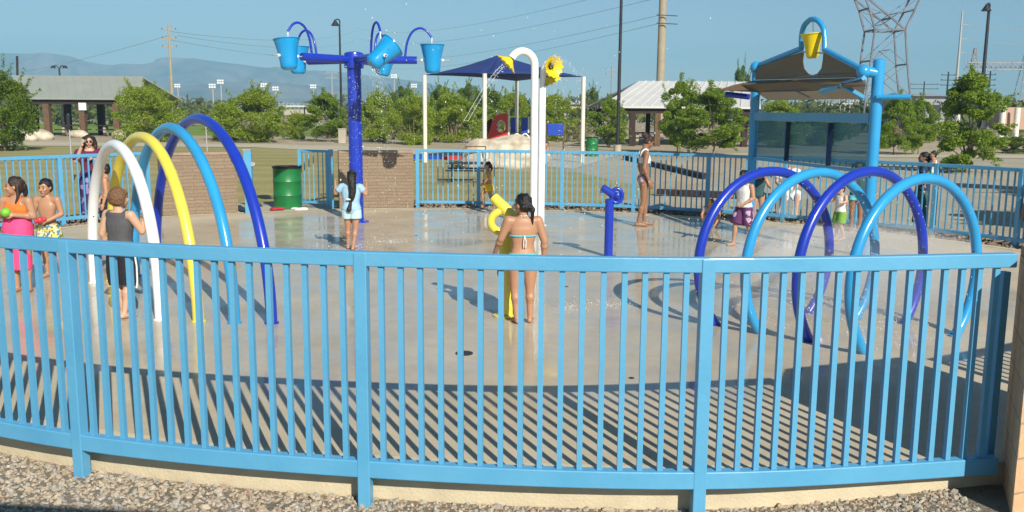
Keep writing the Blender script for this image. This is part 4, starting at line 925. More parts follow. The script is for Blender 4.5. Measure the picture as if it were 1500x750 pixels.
# 7 woman on the phone outside the fence
p7, W7, J7 = make_person('woman in a maroon top and sunglasses talking on the phone behind the left fence', (P(130, 200, 17.1).x, 17.1), 285, 1.60, dict(
    elR=(.145, .03, .68), wrR=(.075, .07, .845), elL=(-.14, .04, .66), wrL=(-.05, .12, .72)), skin='skin_fair', adult=True, yaw=8, pitch=-12, hair='hair_dark', fat=1.12,
    hairdo=[([(.05, -.03, .02), (.075, -.03, -.05), (.08, -.01, -.11)], (.034, .022)), ([(-.05, -.03, .02), (-.075, -.03, -.05), (-.08, -.01, -.10)], (.034, .022)), ([(0, -.06, 0), (0, -.08, -.08)], (.05, .04))],
    clothes=[('shirt', 'maroon_cloth', dict(t0=1.0, sleeve=.9, loose=.006)), ('skirt', 'stripe_dress', dict(top=1.9, hem=.08, w=.13))], vox=.009, z0=-.03)
sgl = MB()
for s in (-1, 1): sgl.ell(W7(J7['head'] + Matrix.Rotation(D2R(8), 3, 'Z') @ Matrix.Rotation(D2R(-12), 3, 'X') @ Vector((s*.019, .053, .004))), (.026, .014, .019))
tag(sgl.build('sunglasses', M['black'], origin=W7(J7['head'])), 'dark sunglasses worn by the woman on the phone', 'sunglasses')
q = W7((.062, .05, .905)); tag(MB().box(q, (.05, .022, .11), rot=Matrix.Rotation(.3, 3, 'Y')).build('phone', M['galv'], origin=q, smooth=False, bevel=.006), 'small phone held to the ear by the woman in maroon', 'phone')
# 8 girl in a pale blue shirt
make_person('girl in a wet pale blue shirt with long tied black hair, back turned', g2(516, 366), 84, 1.18, dict(
    elR=(.185, .0, .70), wrR=(.17, .09, .79), elL=(-.20, .01, .705), wrL=(-.215, .06, .80), anL=(-.065, .05, .04), toeL=(-.07, .14, .014), anR=(.02, -.03, .04), toeR=(.03, .06, .014), knR=(.045, .01, .27), knL=(-.055, .03, .28), head=(.01, .012, .915), neck=(.005, 0, .835)),
    skin='skin', fat=1.05, yaw=12, hairdo=[([(0, -.05, .0), (.004, -.085, -.07), (.012, -.095, -.15), (.004, -.10, -.225), (-.008, -.092, -.27)], (.060, .036)), ([(-.03, -.04, .0), (-.03, -.075, -.08), (-.02, -.09, -.2)], (.03, .016)), ([(.03, -.04, .0), (.034, -.075, -.08), (.02, -.09, -.2)], (.03, .016)), ([(-.008, -.092, -.27), (-.02, -.10, -.34), (-.036, -.10, -.40)], (.012, .034))],
    clothes=[('shirt', 'shirt_blue', dict(t0=.15, sleeve=.62, loose=.010)), ('shorts', 'shorts_pale', dict(len=.42, w=.074)), ('tubes', 'white_cloth', dict(name='hair_tie', t=[([(-.026, -.105, .643), (.026, -.105, .646)], .013)]))], vox=.008)
# 9 toddler running
make_person('toddler girl in a yellow swimsuit running left by the far fence', g2(716, 308), 190, 1.02, dict(
    head=(0, .03, .91), shou=(0, .02, .79), neck=(0, .025, .83), chest=(0, .015, .72), hiR=(.05, 0, .49), knR=(.05, .13, .33), anR=(.05, .09, .09), toeR=(.055, .16, .05), knL=(-.05, -.03, .27), anL=(-.05, -.14, .10), toeL=(-.05, -.09, .02),
    elR=(.15, -.03, .66), wrR=(.12, .07, .60), elL=(-.14, .03, .66), wrL=(-.11, .12, .57)), skin='skin', yaw=0, fat=1.12, hairdo=[([(0, -.07, .0), (0, -.09, -.06), (0, -.07, -.12)], (.03, .014))],
    clothes=[('band', 'yellow_cloth', dict(t0=2.3, t1=3.3, name='swim_top')), ('shorts', 'yellow_cloth', dict(len=.4, w=.085, fl=.012))], vox=.009)
# 10 teenager
make_person('tall teenage girl in a white bikini top looking down at the water', g2(941, 331), 5, 1.66, dict(
    head=(.0, .045, .915), neck=(0, .02, .84), anR=(.05, -.06, .04), toeR=(.055, .025, .014), anL=(-.05, .03, .04), toeL=(-.055, .12, .014), knR=(.055, -.01, .27), knL=(-.055, .04, .27), elR=(.135, -.03, .64), wrR=(.125, .03, .50), elL=(-.135, -.02, .64), wrL=(-.13, .03, .50)),
    skin='skin_dark', adult=True, fat=.86, pitch=-32, hair='hair_dark', hairdo=[([(0, -.06, .03), (0, -.10, .055), (0, -.115, .03)], (.03, .02))],
    clothes=[('band', 'white_cloth', dict(t0=2.7, t1=3.5, name='bikini_top')), ('straps', 'white_cloth', {}), ('brief', 'print_bikini', dict(top=1.0, name='bikini_bottom'))], vox=.009)
# 11 crouching child
make_person('child crouching on the wet floor behind the dark blue hoop', g2(1042, 334), 250, 1.02, dict(
    crotch=(0, -.10, .10), pelvis=(0, -.11, .14), waist=(0, -.06, .21), chest=(0, .02, .30), shou=(0, .08, .36), neck=(0, .11, .39), head=(0, .17, .44), shR=(.112, .08, .355), shL=(-.112, .08, .355),
    elR=(.15, .17, .24), wrR=(.10, .25, .12), elL=(-.15, .17, .24), wrL=(-.10, .25, .10), hiR=(.052, -.10, .13), hiL=(-.052, -.10, .13), knR=(.13, .09, .23), knL=(-.13, .09, .23), anR=(.09, -.02, .04), anL=(-.09, -.02, .04), toeR=(.12, .07, .014), toeL=(-.12, .07, .014)),
    skin='skin', yaw=0, pitch=-20, hair='hair_brown', hairdo=[], clothes=[('shirt', 'grey_cloth', dict(t0=.9, sleeve=.4)), ('shorts', 'grey_cloth', dict(len=.5))], vox=.010)
# 12 boy in white tank
make_person('boy in a white tank top and purple swim trunks striding behind the dark blue hoop', g2(1087, 360), 215, 1.18, dict(
    anR=(.06, .10, .04), toeR=(.08, .185, .014), knR=(.06, .08, .28), anL=(-.06, -.13, .06), toeL=(-.06, -.05, .014), knL=(-.06, -.03, .27), elR=(.165, .05, .66), wrR=(.18, .15, .60), elL=(-.15, -.0, .64), wrL=(-.09, .10, .57), head=(0, .03, .91)),
    skin='skin', yaw=10, pitch=-16, hair='hair_black', hairdo=[], clothes=[('shirt', 'white_cloth', dict(t0=.9, loose=.008)), ('shorts', 'purple_trunks', dict(len=.95, w=.08))], vox=.009)
# 13 girl behind him
make_person('little girl in a dark swimsuit standing just behind the boy in the white tank', (4.55, 16.9), 250, 1.05, dict(elR=(.15, .03, .67), wrR=(.10, .12, .66), elL=(-.17, .03, .68), wrL=(-.20, .12, .66)), skin='skin', hair='hair_dark', hairdo=[([(.05, -.03, .02), (.06, -.02, -.05), (.06, .0, -.10)], (.02, .012)), ([(-.05, -.03, .02), (-.06, -.02, -.05), (-.06, .0, -.10)], (.02, .012))],
    clothes=[('shirt', 'teal_cloth', dict(t0=.3)), ('brief', 'teal_cloth', {})], vox=.010)
# 14 girl standing with pigtails
make_person('girl in a black top and denim shorts standing by the right shelter post', (6.03, 16.0), 240, 1.22, dict(elR=(.15, .03, .66), wrR=(.07, .11, .70), elL=(-.15, .02, .66), wrL=(-.14, .06, .53)), skin='skin_dark', hair='hair_black', hairdo=[([(.05, -.03, .04), (.085, -.03, .03), (.09, -.03, -.02)], (.02, .012)), ([(-.05, -.03, .04), (-.085, -.03, .03), (-.09, -.03, -.02)], (.02, .012))],
    clothes=[('shirt', 'teal_cloth', dict(t0=1.1, sleeve=.3)), ('shorts', 'turq_cloth', dict(len=.22, w=.07)), ('band', 'white_cloth', dict(t0=1.15, t1=1.35, name='waistband'))], vox=.010)
# 15 small child
make_person('small child in a white vest and lime green shorts seen through the hoops', (5.30, 14.75), 205, .92, dict(elR=(.16, .03, .70), wrR=(.19, .10, .72), elL=(-.16, .03, .70), wrL=(-.17, .12, .70), anL=(-.05, -.08, .06), knL=(-.055, .02, .28)), skin='skin_fair', hair='hair_dark', hairdo=[],
    clothes=[('shirt', 'white_cloth', dict(t0=.9)), ('shorts', 'green_cloth', dict(len=.85, w=.08))], vox=.010)
# 16/17 mother holding a toddler
mx, my = g2(1346, 340)
make_person('woman in a dark skirt carrying a toddler by the right fence', (mx, my), 160, 1.42, dict(elR=(.15, .03, .66), wrR=(.06, .14, .62), elL=(-.14, .05, .66), wrL=(-.04, .15, .60)), skin='skin_dark', adult=True, yaw=10, hair='hair_black', hairdo=[([(0, -.06, .0), (0, -.08, -.05)], (.04, .03))],
    clothes=[('shirt', 'navy_cloth', dict(t0=1.0, sleeve=.7, loose=.004)), ('skirt', 'teal_cloth', dict(top=1.6, hem=.12, w=.12))], vox=.010)
dv = Vector((math.cos(D2R(160)), math.sin(D2R(160)), 0)); sdv = Vector((dv.y, -dv.x, 0))
tp = Vector((mx, my, 0)) + dv*.10 + Vector((.20, -.14, 0))
make_person('toddler in a white vest carried on the hip of the woman by the right fence', (tp.x, tp.y), 165, .80, dict(knR=(.10, .16, .42), anR=(.12, .16, .24), toeR=(.12, .23, .20), knL=(-.10, .16, .42), anL=(-.12, .16, .24), toeL=(-.12, .23, .20), elR=(.14, .08, .68), wrR=(.08, .16, .66), elL=(-.14, .08, .68), wrL=(-.08, .16, .66), hiR=(.06, .02, .5), hiL=(-.06, .02, .5)),
    skin='skin', fat=1.15, yaw=15, hair='hair_black', hairdo=[], clothes=[('shirt', 'white_cloth', dict(t0=.8)), ('shorts', 'green_cloth', dict(len=.7, w=.075))], vox=.010, z0=.62)
# 18 visitors beyond the fence
q = P(1156, 262, 18.6); make_person('adult in white clothes sitting beyond the fence behind the hoops', (q.x, 18.7), 265, 1.6, dict(
    crotch=(0, 0, .26), pelvis=(0, 0, .30), waist=(0, .01, .38), chest=(0, .01, .50), shou=(0, .0, .575), neck=(0, .005, .615), head=(0, .02, .69), shR=(.112, 0, .57), shL=(-.112, 0, .57), elR=(.14, .03, .43), wrR=(.08, .14, .36), elL=(-.14, .03, .43), wrL=(-.08, .14, .36),
    hiR=(.052, .0, .28), hiL=(-.052, .0, .28), knR=(.08, .24, .27), knL=(-.08, .24, .27), anR=(.07, .25, .04), anL=(-.07, .25, .04), toeR=(.07, .33, .014), toeL=(-.07, .33, .014)), skin='skin_fair', adult=True, hair='hair_dark', hairdo=[], clothes=[('shirt', 'white_cloth', dict(t0=.8, sleeve=.7)), ('shorts', 'white_cloth', dict(len=.95))], vox=.012, z0=-.03)
st = thing('folding_stool', (q.x, 18.7, -.03), 'low folding stool under the adult in white beyond the fence', 'stool')
MB().box((q.x, 18.68, .36), (.42, .38, .03)).build('seat', M['navy_cloth'], st, smooth=False)
for sx in (-.18, .18): 
    for sy in (-.15, .15): MB().bar((q.x+sx, 18.68+sy, -.03), (q.x+sx, 18.68+sy, .345), .02).build('leg', M['galv'], st, smooth=False)
q = P(1497, 330, 14.1); make_person('person in plum swimwear at the right edge inside the fence', (q.x+.1, q.y-.1), 200, 1.1, dict(), skin='skin', hairdo=[], clothes=[('shirt', 'purple_cloth', dict(t0=.4)), ('shorts', 'purple_cloth', dict(len=.5))], vox=.011)
q = P(801, 213, 40); make_person('shirtless child sitting on the ground by the blue play board', (q.x, 40), 250, 1.35, dict(
    crotch=(0, 0, .05), pelvis=(0, 0, .09), waist=(0, .01, .17), chest=(0, .01, .29), shou=(0, .0, .365), neck=(0, .005, .405), head=(0, .02, .48), shR=(.112, 0, .36), shL=(-.112, 0, .36), elR=(.14, .03, .22), wrR=(.10, .14, .12), elL=(-.14, .03, .22), wrL=(-.10, .14, .12),
    hiR=(.052, .0, .07), hiL=(-.052, .0, .07), knR=(.08, .2, .17), knL=(-.08, .2, .17), anR=(.07, .32, .04), anL=(-.07, .32, .04), toeR=(.07, .40, .03), toeL=(-.07, .40, .03)), skin='skin_tan', hairdo=[], clothes=[('shorts', 'white_cloth', dict(len=.7))], vox=.016, z0=-.03, features=False)
# ================================================================ BACKGROUND STRUCTURES
def gnd(px, Y, dz=-.04): q = P(px, 162, Y); return Vector((q.x, q.y, dz))
def shade_sail():
    zt = 3.42; L_ = Vector((P(622, 114, 37).x, 37, zt)); Nn = Vector((P(710, 112, 35.2).x, 35.2, zt)); R_ = Vector((P(855, 117, 37.6).x, 37.6, zt)); Fr = Vector((P(757, 123, 43.5).x, 43.5, zt)); A = P(731, 80, 38.5)
    root = thing('shade_sail', ((L_+R_)/2*1.0).xy.to_3d(), 'navy pyramid shade canopy on four white posts above the playground', 'shade canopy')
    for q, m_ in ((L_, 'cream'), (Nn, 'cream'), (R_, 'cream'), (Fr, 'cream')): MB().tube([(q.x, q.y, -.1), q], .085, 12).build('post', M[m_], root)
    b_ = MB(); cor = [L_, Nn, R_, Fr]; vs = []; n = 8
    for a, c in zip(cor, cor[1:]+cor[:1]):
        g0 = len(vs)
        for i in range(n+1):
            t = i/n; rim = a.lerp(c, t) + Vector((0, 0, .10*math.sin(math.pi*t)*0.6))
            for j in range(6): s = j/5; p = rim.lerp(A, s); p.z -= .08*math.sin(math.pi*s); vs.append(p)
        for i in range(n):
            for j in range(5): b_.f.append((g0+i*6+j, g0+(i+1)*6+j, g0+(i+1)*6+j+1, g0+i*6+j+1))
    b_.v = [tuple(v) for v in vs]; o = b_.build('canopy', M['shade_navy'], root); md = o.modifiers.new('t', 'SOLIDIFY'); md.thickness = .012
shade_sail()
def boulder():
    q = gnd(738, 34.0); b_ = MB(); b_.ell((q.x+.2, q.y, .50), (1.42, 1.0, .66)).ell((q.x-.75, q.y, .42), (.78, .75, .66)).ell((q.x+.9, q.y+.1, .32), (.85, .8, .50)).ell((q.x-.2, q.y-.1, .1), (1.5, 1.0, .4))
    o = b_.build('boulder', M['boulder'], origin=(q.x, q.y, 0), remesh=.05)
    tx = bpy.data.textures.new('rock', 'CLOUDS'); tx.noise_scale = 1.1; md = o.modifiers.new('d', 'DISPLACE'); md.texture = tx; md.strength = .28; md.mid_level = .5; bake(o)
    o.data.polygons.foreach_set('use_smooth', [True]*len(o.data.polygons)); tag(o, 'big tan climbing boulder behind the far fence', 'boulder')
boulder()
def play():
    Y = 40; q = gnd(735, Y); r = thing('play_structure', q, 'small red and blue playground unit with a round porthole', 'playground')
    def at(px, py, y=Y): return P(px, py, y)
    # red panel with round hole
    out = [at(*p) for p in ((714, 203), (721, 178), (728, 168), (738, 165.5), (744, 167), (744, 203))]; cc = at(734, 185); hole = [cc + Vector((.20*math.cos(a), 0, .27*math.sin(a))) for a in [2*math.pi*k/24 for k in range(24)]]
    bm = bmesh.new(); c0 = worldloc(r)
    def ringedges(pts): vs = [bm.verts.new(p-c0) for p in pts]; return [bm.edges.new((vs[i], vs[(i+1) % len(vs)])) for i in range(len(vs))]
    e = ringedges(out) + ringedges(hole); bmesh.ops.triangle_fill(bm, use_beauty=True, use_dissolve=False, edges=e)
    me = bpy.data.meshes.new('red_panel'); bm.to_mesh(me); bm.free(); me.materials.append(M['red']); o = bpy.data.objects.new('red_panel', me); C.objects.link(o); o.parent = r; md = o.modifiers.new('s', 'SOLIDIFY'); md.thickness = .06
    b_ = MB(); b_.bar(at(712, 190, Y+.5), at(724, 180, Y+.6), .06, .5); b_.build('slide_wall', M['wood_dark'], r, smooth=False)
    MB().tube([at(745, 160).xy.to_3d(), at(745, 160)], .055, 12).build('post', M['cream'], r); MB().tube([at(729, 160, Y+.9).xy.to_3d(), at(729, 160, Y+.9)], .055, 12).build('post', M['cream'], r)
    for px in (756, 774): MB().tube([at(px, 171, Y+.3).xy.to_3d(), at(px, 171, Y+.3)], .05, 12).build('post', M['cream'], r)
    for x0, x1 in ((748, 755), (764, 773)):
        a, c = at(x0, 172, Y+.25), at(x1, 195, Y+.25); MB().box(((a.x+c.x)/2, Y+.25, (a.z+c.z)/2), (abs(c.x-a.x), .05, abs(a.z-c.z))).build('blue_panel', M['play_blue'], r, smooth=False, bevel=.01)
    a, c = at(744, 196, Y), at(775, 199, Y+1.0); MB().box(((a.x+c.x)/2, Y+.5, a.z), (c.x-a.x, 1.0, .08)).build('deck', M['wood_dark'], r, smooth=False)
    for k in (0, 12): MB().tube(spline([at(752+k, 199), at(758+k, 196), at(764+k, 203), at(766+k, 210)], 5), .03, 8).build('handrail', M['white'], r)
    q = gnd(813, 44); r = thing('play_board', q, 'square blue play board on two brown posts', 'play board')
    a, c = P(802, 181, 44), P(825, 198, 44); MB().box(((a.x+c.x)/2, 44, (a.z+c.z)/2), (c.x-a.x, .06, a.z-c.z)).build('board', M['play_blue'], r, smooth=False, bevel=.01)
    for px in (801, 826): p = P(px, 180, 44.05); MB().tube([(p.x, 44.05, -.1), p], .04, 8).build('post', M['wood'], r)
    q = gnd(697, 33); r = thing('spring_rider', q, 'brown metal climbing frame left of the boulder', 'play equipment'); b_ = MB()
    for dx, dy in ((-.35, 0), (.35, 0), (-.35, .6), (.35, .6)): b_.bar((q.x+dx, q.y+dy, 0), (q.x+dx, q.y+dy, .75), .035)
    b_.build('frame', M['wood'], r, smooth=False); MB().bar((q.x-.35, q.y, .77), (q.x+.35, q.y, .77), .035).bar((q.x-.35, q.y+.6, .77), (q.x+.35, q.y+.6, .77), .035).build('top_bar', M['wood'], r, smooth=False) if False else MB().bar((q.x-.37, q.y, .77), (q.x+.37, q.y, .77), .04).build('top_bar', M['wood'], r, smooth=False)
    q = gnd(682, 27); r = thing('picnic_table', q, 'low dark picnic table on the lawn just beyond the fence', 'table')
    MB().box((q.x, q.y, .52), (1.1, .6, .05)).build('table_top', M['dark_metal'], r, smooth=False, bevel=.01)
    for dx in (-.4, .4): MB().bar((q.x+dx, q.y, -.04), (q.x+dx, q.y, .495), .05).build('leg', M['dark_metal'], r, smooth=False)
    for s in (-1, 1): MB().box((q.x, q.y+s*.55, .33), (1.1, .2, .04)).build('seat', M['dark_metal'], r, smooth=False)
    q = gnd(652, 40); r = thing('play_mat', q, 'red and blue rubber mats under the navy canopy', 'mat'); MB().box((q.x+.7, q.y, .03), (1.6, 1.6, .14)).build('red_mat', M['red'], r, smooth=False); MB().box((q.x-1.2, q.y, .03), (2.1, 1.4, .14)).build('blue_mat', M['play_blue'], r, smooth=False)
play()
def picnic(cx_px, Y, x0, x1, eave_y, ridge_y, depth, posts, roofm, label, rz=0, rx0=None, rx1=None, postm=('wood', 'wood_dark')):
    q = gnd(cx_px, Y); r = thing('picnic_shelter', q, label, 'shelter')
    ze = P(cx_px, eave_y, Y).z; zr = P(cx_px, ridge_y, Y+depth/2).z; X0, X1 = P(x0, 150, Y).x, P(x1, 150, Y).x; RX0 = P(rx0 or x0, 150, Y+depth/2).x; RX1 = P(rx1 or x1, 150, Y+depth/2).x
    th = .12; b_ = MB()
    vs = [(X0, Y, ze), (X1, Y, ze), (RX1, Y+depth/2, zr), (RX0, Y+depth/2, zr), (X1, Y+depth, ze), (X0, Y+depth, ze)]
    vs += [(x, y, z-th) for x, y, z in vs]
    b_.add(vs, [(0, 1, 2, 3), (3, 2, 4, 5), (6, 9, 8, 7), (9, 11, 10, 8), (0, 6, 7, 1), (4, 10, 11, 5), (0, 3, 9, 6), (3, 5, 11, 9), (1, 7, 8, 2), (2, 8, 10, 4)]).build('roof', roofm, r, smooth=False)
    rb = MB()
    n = int((X1-X0)/.6)
    for i in range(1, n):
        t = i/n; a = Vector((X0+(X1-X0)*t, Y+.03, ze+.03)); c = Vector((RX0+(RX1-RX0)*t, Y+depth/2, zr+.03)); rb.bar(a, c, .05, .05)
    rb.build('roof_ribs', roofm, r, smooth=False)
    MB().box(((X0+X1)/2, Y+.35, ze-th-.16), (X1-X0-.6, .2, .3)).build('beam', M[postm[1]], r, smooth=False); MB().box(((X0+X1)/2, Y+depth-.35, ze-th-.16), (X1-X0-.6, .2, .3)).build('beam', M[postm[1]], r, smooth=False)
    for px, far, w, m_ in posts:
        yy = Y+.35 if not far else Y+depth-.35; p = P(px, 150, yy); MB().box((p.x, yy, (ze-th-.3)/2-.05), (w, w, ze-th-.3+.1)).build('post', M[m_], r, smooth=False)
    tr = MB()
    for k in range(7):
        xa, xb = max(X0, RX0)+.3, min(X1, RX1)-.3; x = xa + (xb-xa)*(k+.5)/7
        tr.bar((x, Y+.5, ze-.3), (x, Y+depth/2, zr-.3), .12); tr.bar((x, Y+depth-.5, ze-.3), (x, Y+depth/2, zr-.3), .12); tr.bar((x, Y+.5, ze-.35), (x, Y+depth-.5, ze-.35), .12); tr.bar((x, Y+depth*.3, ze-.3), (x, Y+depth/2, zr-.35), .08)
    tr.build('roof_trusses', M['wood_dark'], r, smooth=False)
    return r, ze
r, ze = picnic(120, 66, 24, 216, 143.5, 111, 7, [(68, 0, .42, 'wood'), (50, 1, .4, 'wood_dark'), (98, 1, .42, 'wood_dark'), (120, 0, .40, 'wood'), (147, 1, .45, 'wood_dark'), (170, 0, .42, 'wood'), (208, 0, .42, 'wood')], M['roof_green'], 'picnic shelter with a grey green metal roof at the far left', rx0=20, rx1=211)
p = P(120, 157, 66); MB().box((p.x, 66.1, P(120, 156, 66).z), (.52, .1, .52)).build('notice', M['white'], r, smooth=False)
def ptable(px, Y, label):
    q = gnd(px, Y); r = thing('picnic_table', q, label, 'table', None); MB().box((q.x, q.y, .74), (1.9, .8, .08)).build('table_top', M['wood_dark'], r, smooth=False)
    for dx in (-.6, .6): MB().box((q.x+dx, q.y, .33), (.18, .5, .74)).build('leg', M['conc'], r, smooth=False)
    for s in (-1, 1): MB().box((q.x, q.y+s*.75, .43), (1.9, .28, .08)).build('seat', M['wood_dark'], r, smooth=False)
ptable(105, 68, 'dark picnic table under the left shelter by the post with a white notice'); ptable(165, 68.5, 'dark picnic table under the left shelter near the bushy tree')
r2, ze2 = picnic(1000, 56, 880, 1115, 156, 119, 12, [(927, 0, .34, 'wood_dark'), (964, 0, .34, 'wood'), (1092, 0, .34, 'wood_dark'), (950, 1, .3, 'wood_dark')], M['roof_white'], 'picnic shelter with a pale metal roof behind the teenage girl', rx0=935, rx1=1110)
ptable(948, 58, 'dark picnic table under the pale roofed shelter')
def pedestal():
    q = gnd(501, 58); r = thing('pedestal', q, 'short square concrete pedestal on the path behind the blue post', 'pedestal'); MB().box((q.x, q.y, .38), (.46, .46, .86)).build('block', M['conc'], r, smooth=False, bevel=.02); MB().box((q.x, q.y, .83), (.52, .52, .06)).build('cap', M['conc'], r, smooth=False, bevel=.01)
pedestal()
def shoebox(px, y_top, Y, label, h_lamp=True, rr=.07, col='dark_metal', base_px=None):
    q = gnd(base_px or px, Y); t = P(px, y_top, Y); root = thing('street_lamp', q, label, 'street lamp')
    MB().tube([q, (q.x, q.y, t.z)], [rr*1.3, rr*.8], 10).build('pole', M[col], root); k = t.z/8
    MB().tube(spline([(q.x, q.y, t.z-.05*k), (q.x+.02, q.y, t.z+.25*k), (q.x-.10*k, q.y-.1*k, t.z+.35*k), (q.x-.25*k, q.y-.2*k, t.z+.28*k)], 4), rr*.6, 8).build('arm', M[col], root)
    MB().lathe([(.30*k, 0), (.28*k, .03*k), (.10*k, .32*k), (.05*k, .42*k)], (q.x-.26*k, q.y-.2*k, t.z-.10*k), 14).build('lamp_head', M[col], root)
    return root
shoebox(500, 36, 62, 'bell headed street lamp behind the dumping bucket arms')
shoebox(1436, 14, 70, 'bell headed street lamp above the tree at the far right', rr=.13)
q = gnd(906, 49); root = thing('flag_pole', q, 'tall dark pole between the navy canopy and pale roofed shelter', 'pole'); MB().tube([q, (q.x, q.y, 9.6)], [.10, .07], 10).build('pole', M['dark_metal'], root); MB().tube([q, (q.x, q.y, .3)], .2, 12).build('base', M['conc'], root)
q = gnd(91, 95); root = thing('twin_lamp', q, 'twin armed lamp above the left shelter roof', 'street lamp'); t = P(91, 100, 95)
MB().tube([q, (q.x, q.y, t.z)], .09, 8).build('pole', M['dark_metal'], root)
for s in (-1, 1):
    MB().tube(spline([(q.x, q.y, t.z-.1), (q.x+s*.25, q.y, t.z+.25), (q.x+s*.6, q.y, t.z+.2)], 4), .05, 6).build('arm', M['dark_metal'], root); MB().lathe([(.26, -.18), (.2, 0), (.05, .1)], (q.x+s*.6, q.y, t.z+.18), 10).build('lamp_head', M['dark_metal'], root)
q = gnd(25, 90); tag(MB().tube([q, P(25, 82, 90)], .11, 8).build('pole', M['wood_dark'], origin=q), 'short dark pole rising behind the roof of the left shelter', 'pole')
def utility(px, top, Y, label, arms=3, aw=1.3, rr=.16, m_='galv_far', lean=0, z0=.6):
    q = gnd(px, Y); t = P(px, top, Y); root = thing('utility_pole', q, label, 'utility pole'); MB().tube([q, (q.x+lean, q.y, t.z)], [rr*1.2, rr*.7], 8).build('pole', M[m_], root)
    for k in range(arms):
        z = t.z - z0 - k*z0*1.5; MB().bar((q.x-aw, q.y, z), (q.x+aw, q.y, z), rr*.7).build('crossarm', M[m_], root, smooth=False)
        for s in (-1, 1): MB().lathe([(.06, 0), (.06, .22)], (q.x+s*aw*.9, q.y, z), 6).build('insulator', M['dark_metal'], root)
    return (q, t.z)
U1 = utility(253, 35, 125, 'wooden utility pole with three crossarms before the mountains', 3, 1.0, .20, 'pole_conc', z0=.75)
utility(487, 102, 170, 'small utility pole in front of the hills behind the left bucket', 2, 1.4, .2); utility(895, 97, 170, 'utility pole beyond the houses, left of the pale roofed shelter', 2, 1.2, .16)
utility(1385, 105, 170, 'dark utility pole left of the leafy tree at far right', 3, 1.3, .18, 'dark_metal'); utility(1351, 119, 190, 'low utility pole in the substation left of the leafy tree', 2, 3.0, .16, 'dark_metal'); utility(1446, 104, 160, 'utility pole in the gap of the substation gantry', 3, 1.0, .18, 'dark_metal')
q = gnd(966, 85); t = P(969, -70, 85); root = thing('utility_pole', q, 'thick tan concrete utility pole behind the pale roofed shelter', 'utility pole'); MB().tube([q, (q.x, q.y, t.z)], [.40, .32], 18).build('pole', M['pole_conc'], root)
for y_ in (22, 34): p = P(969, y_, 84.6); MB().bar((p.x-.45, 84.5, p.z), (p.x+1.4, 84.3, p.z-.1), .07).build('bracket', M['dark_metal'], root, smooth=False)
q = gnd(1398, 130); t = P(1405, 16, 130); root = thing('utility_pole', q, 'tall white tapered pole with three stub arms at the right', 'utility pole'); MB().tube([q, (q.x, q.y, t.z)], [.28, .11], 12).build('pole', M['galv'], root)
for y_ in (36, 57, 77): p = P(1404, y_, 130); MB().bar((q.x, q.y, p.z), (q.x+.9, q.y, p.z), .12).build('stub_arm', M['galv_far'], root, smooth=False)
i = 0
for px, top, lab in ((313, 124, 'stadium light mast, left of the near pair beside the first arch tree'), (325, 118, 'taller stadium light mast of the pair above the bushy tree'), (388, 123, 'stadium light mast left of the blue buckets'), (405, 128, 'small light mast just left of the lowest left bucket'), (460, 125, 'stadium light mast between left bucket and the street lamp'), (578, 110, 'tall light mast right of the blue post'), (607, 124, 'stadium light mast left of the navy canopy'), (262, 124, 'pale light mast just right of the wooden utility pole')):
    Y = 210+i*6; i += 1; q = gnd(px, Y); t = P(px, top, Y); root = thing('stadium_light', q, lab, 'light mast', 'stadium light masts before the mountains'); MB().tube([q, (q.x, q.y, t.z)], .16, 6).build('mast', M['galv'], root)
    hb = MB()
    for a in range(3):
        for c in range(2): hb.box((q.x+(a-1)*.55, q.y-.2, t.z-c*.55), (.4, .3, .38))
    hb.build('lamp_bank', M['white'], root, smooth=False)
# power lines
def wire(a, b_, sag, r, label):
    pts = [a.lerp(b_, i/24) + Vector((0, 0, -sag*4*(i/24)*(1-i/24))) for i in range(25)]; tag(MB().tube(pts, r, 5).build('power_line', M['galv_far'], origin=a), label, 'wire', 'power lines across the sky')
for k, (ya, yb, w) in enumerate(((46, 52, 'top'), (52, 66, 'second'), (58, 82, 'third'))):
    wire(P(253+(6 if k % 2 else -6), ya, 125), P(520, yb-6, 330), 2.0, .030, f'power line running right from the {("top","middle","lowest")[k]} crossarm of the wooden pole')
for k, (y0_, y1_) in enumerate(((40, -28), (55, -4), (78, 22), (92, 34))):
    wire(P(520, y0_, 330), P(967, y1_, 85), 3.0, .020, ('highest', 'second highest', 'third highest', 'lowest')[k] + ' power line rising right towards the thick tan pole')
wire(P(247, 52, 125), P(-150, 120, 220), 2.0, .03, 'power line running left from the wooden pole')
for k, y_ in enumerate((36, 57, 77)): wire(P(1408, y_, 130), P(1620, y_-4+k*2, 150), 1.0, .03, 'power line right of the white pole, from its ' + ('top', 'middle', 'lowest')[k] + ' stub arm')
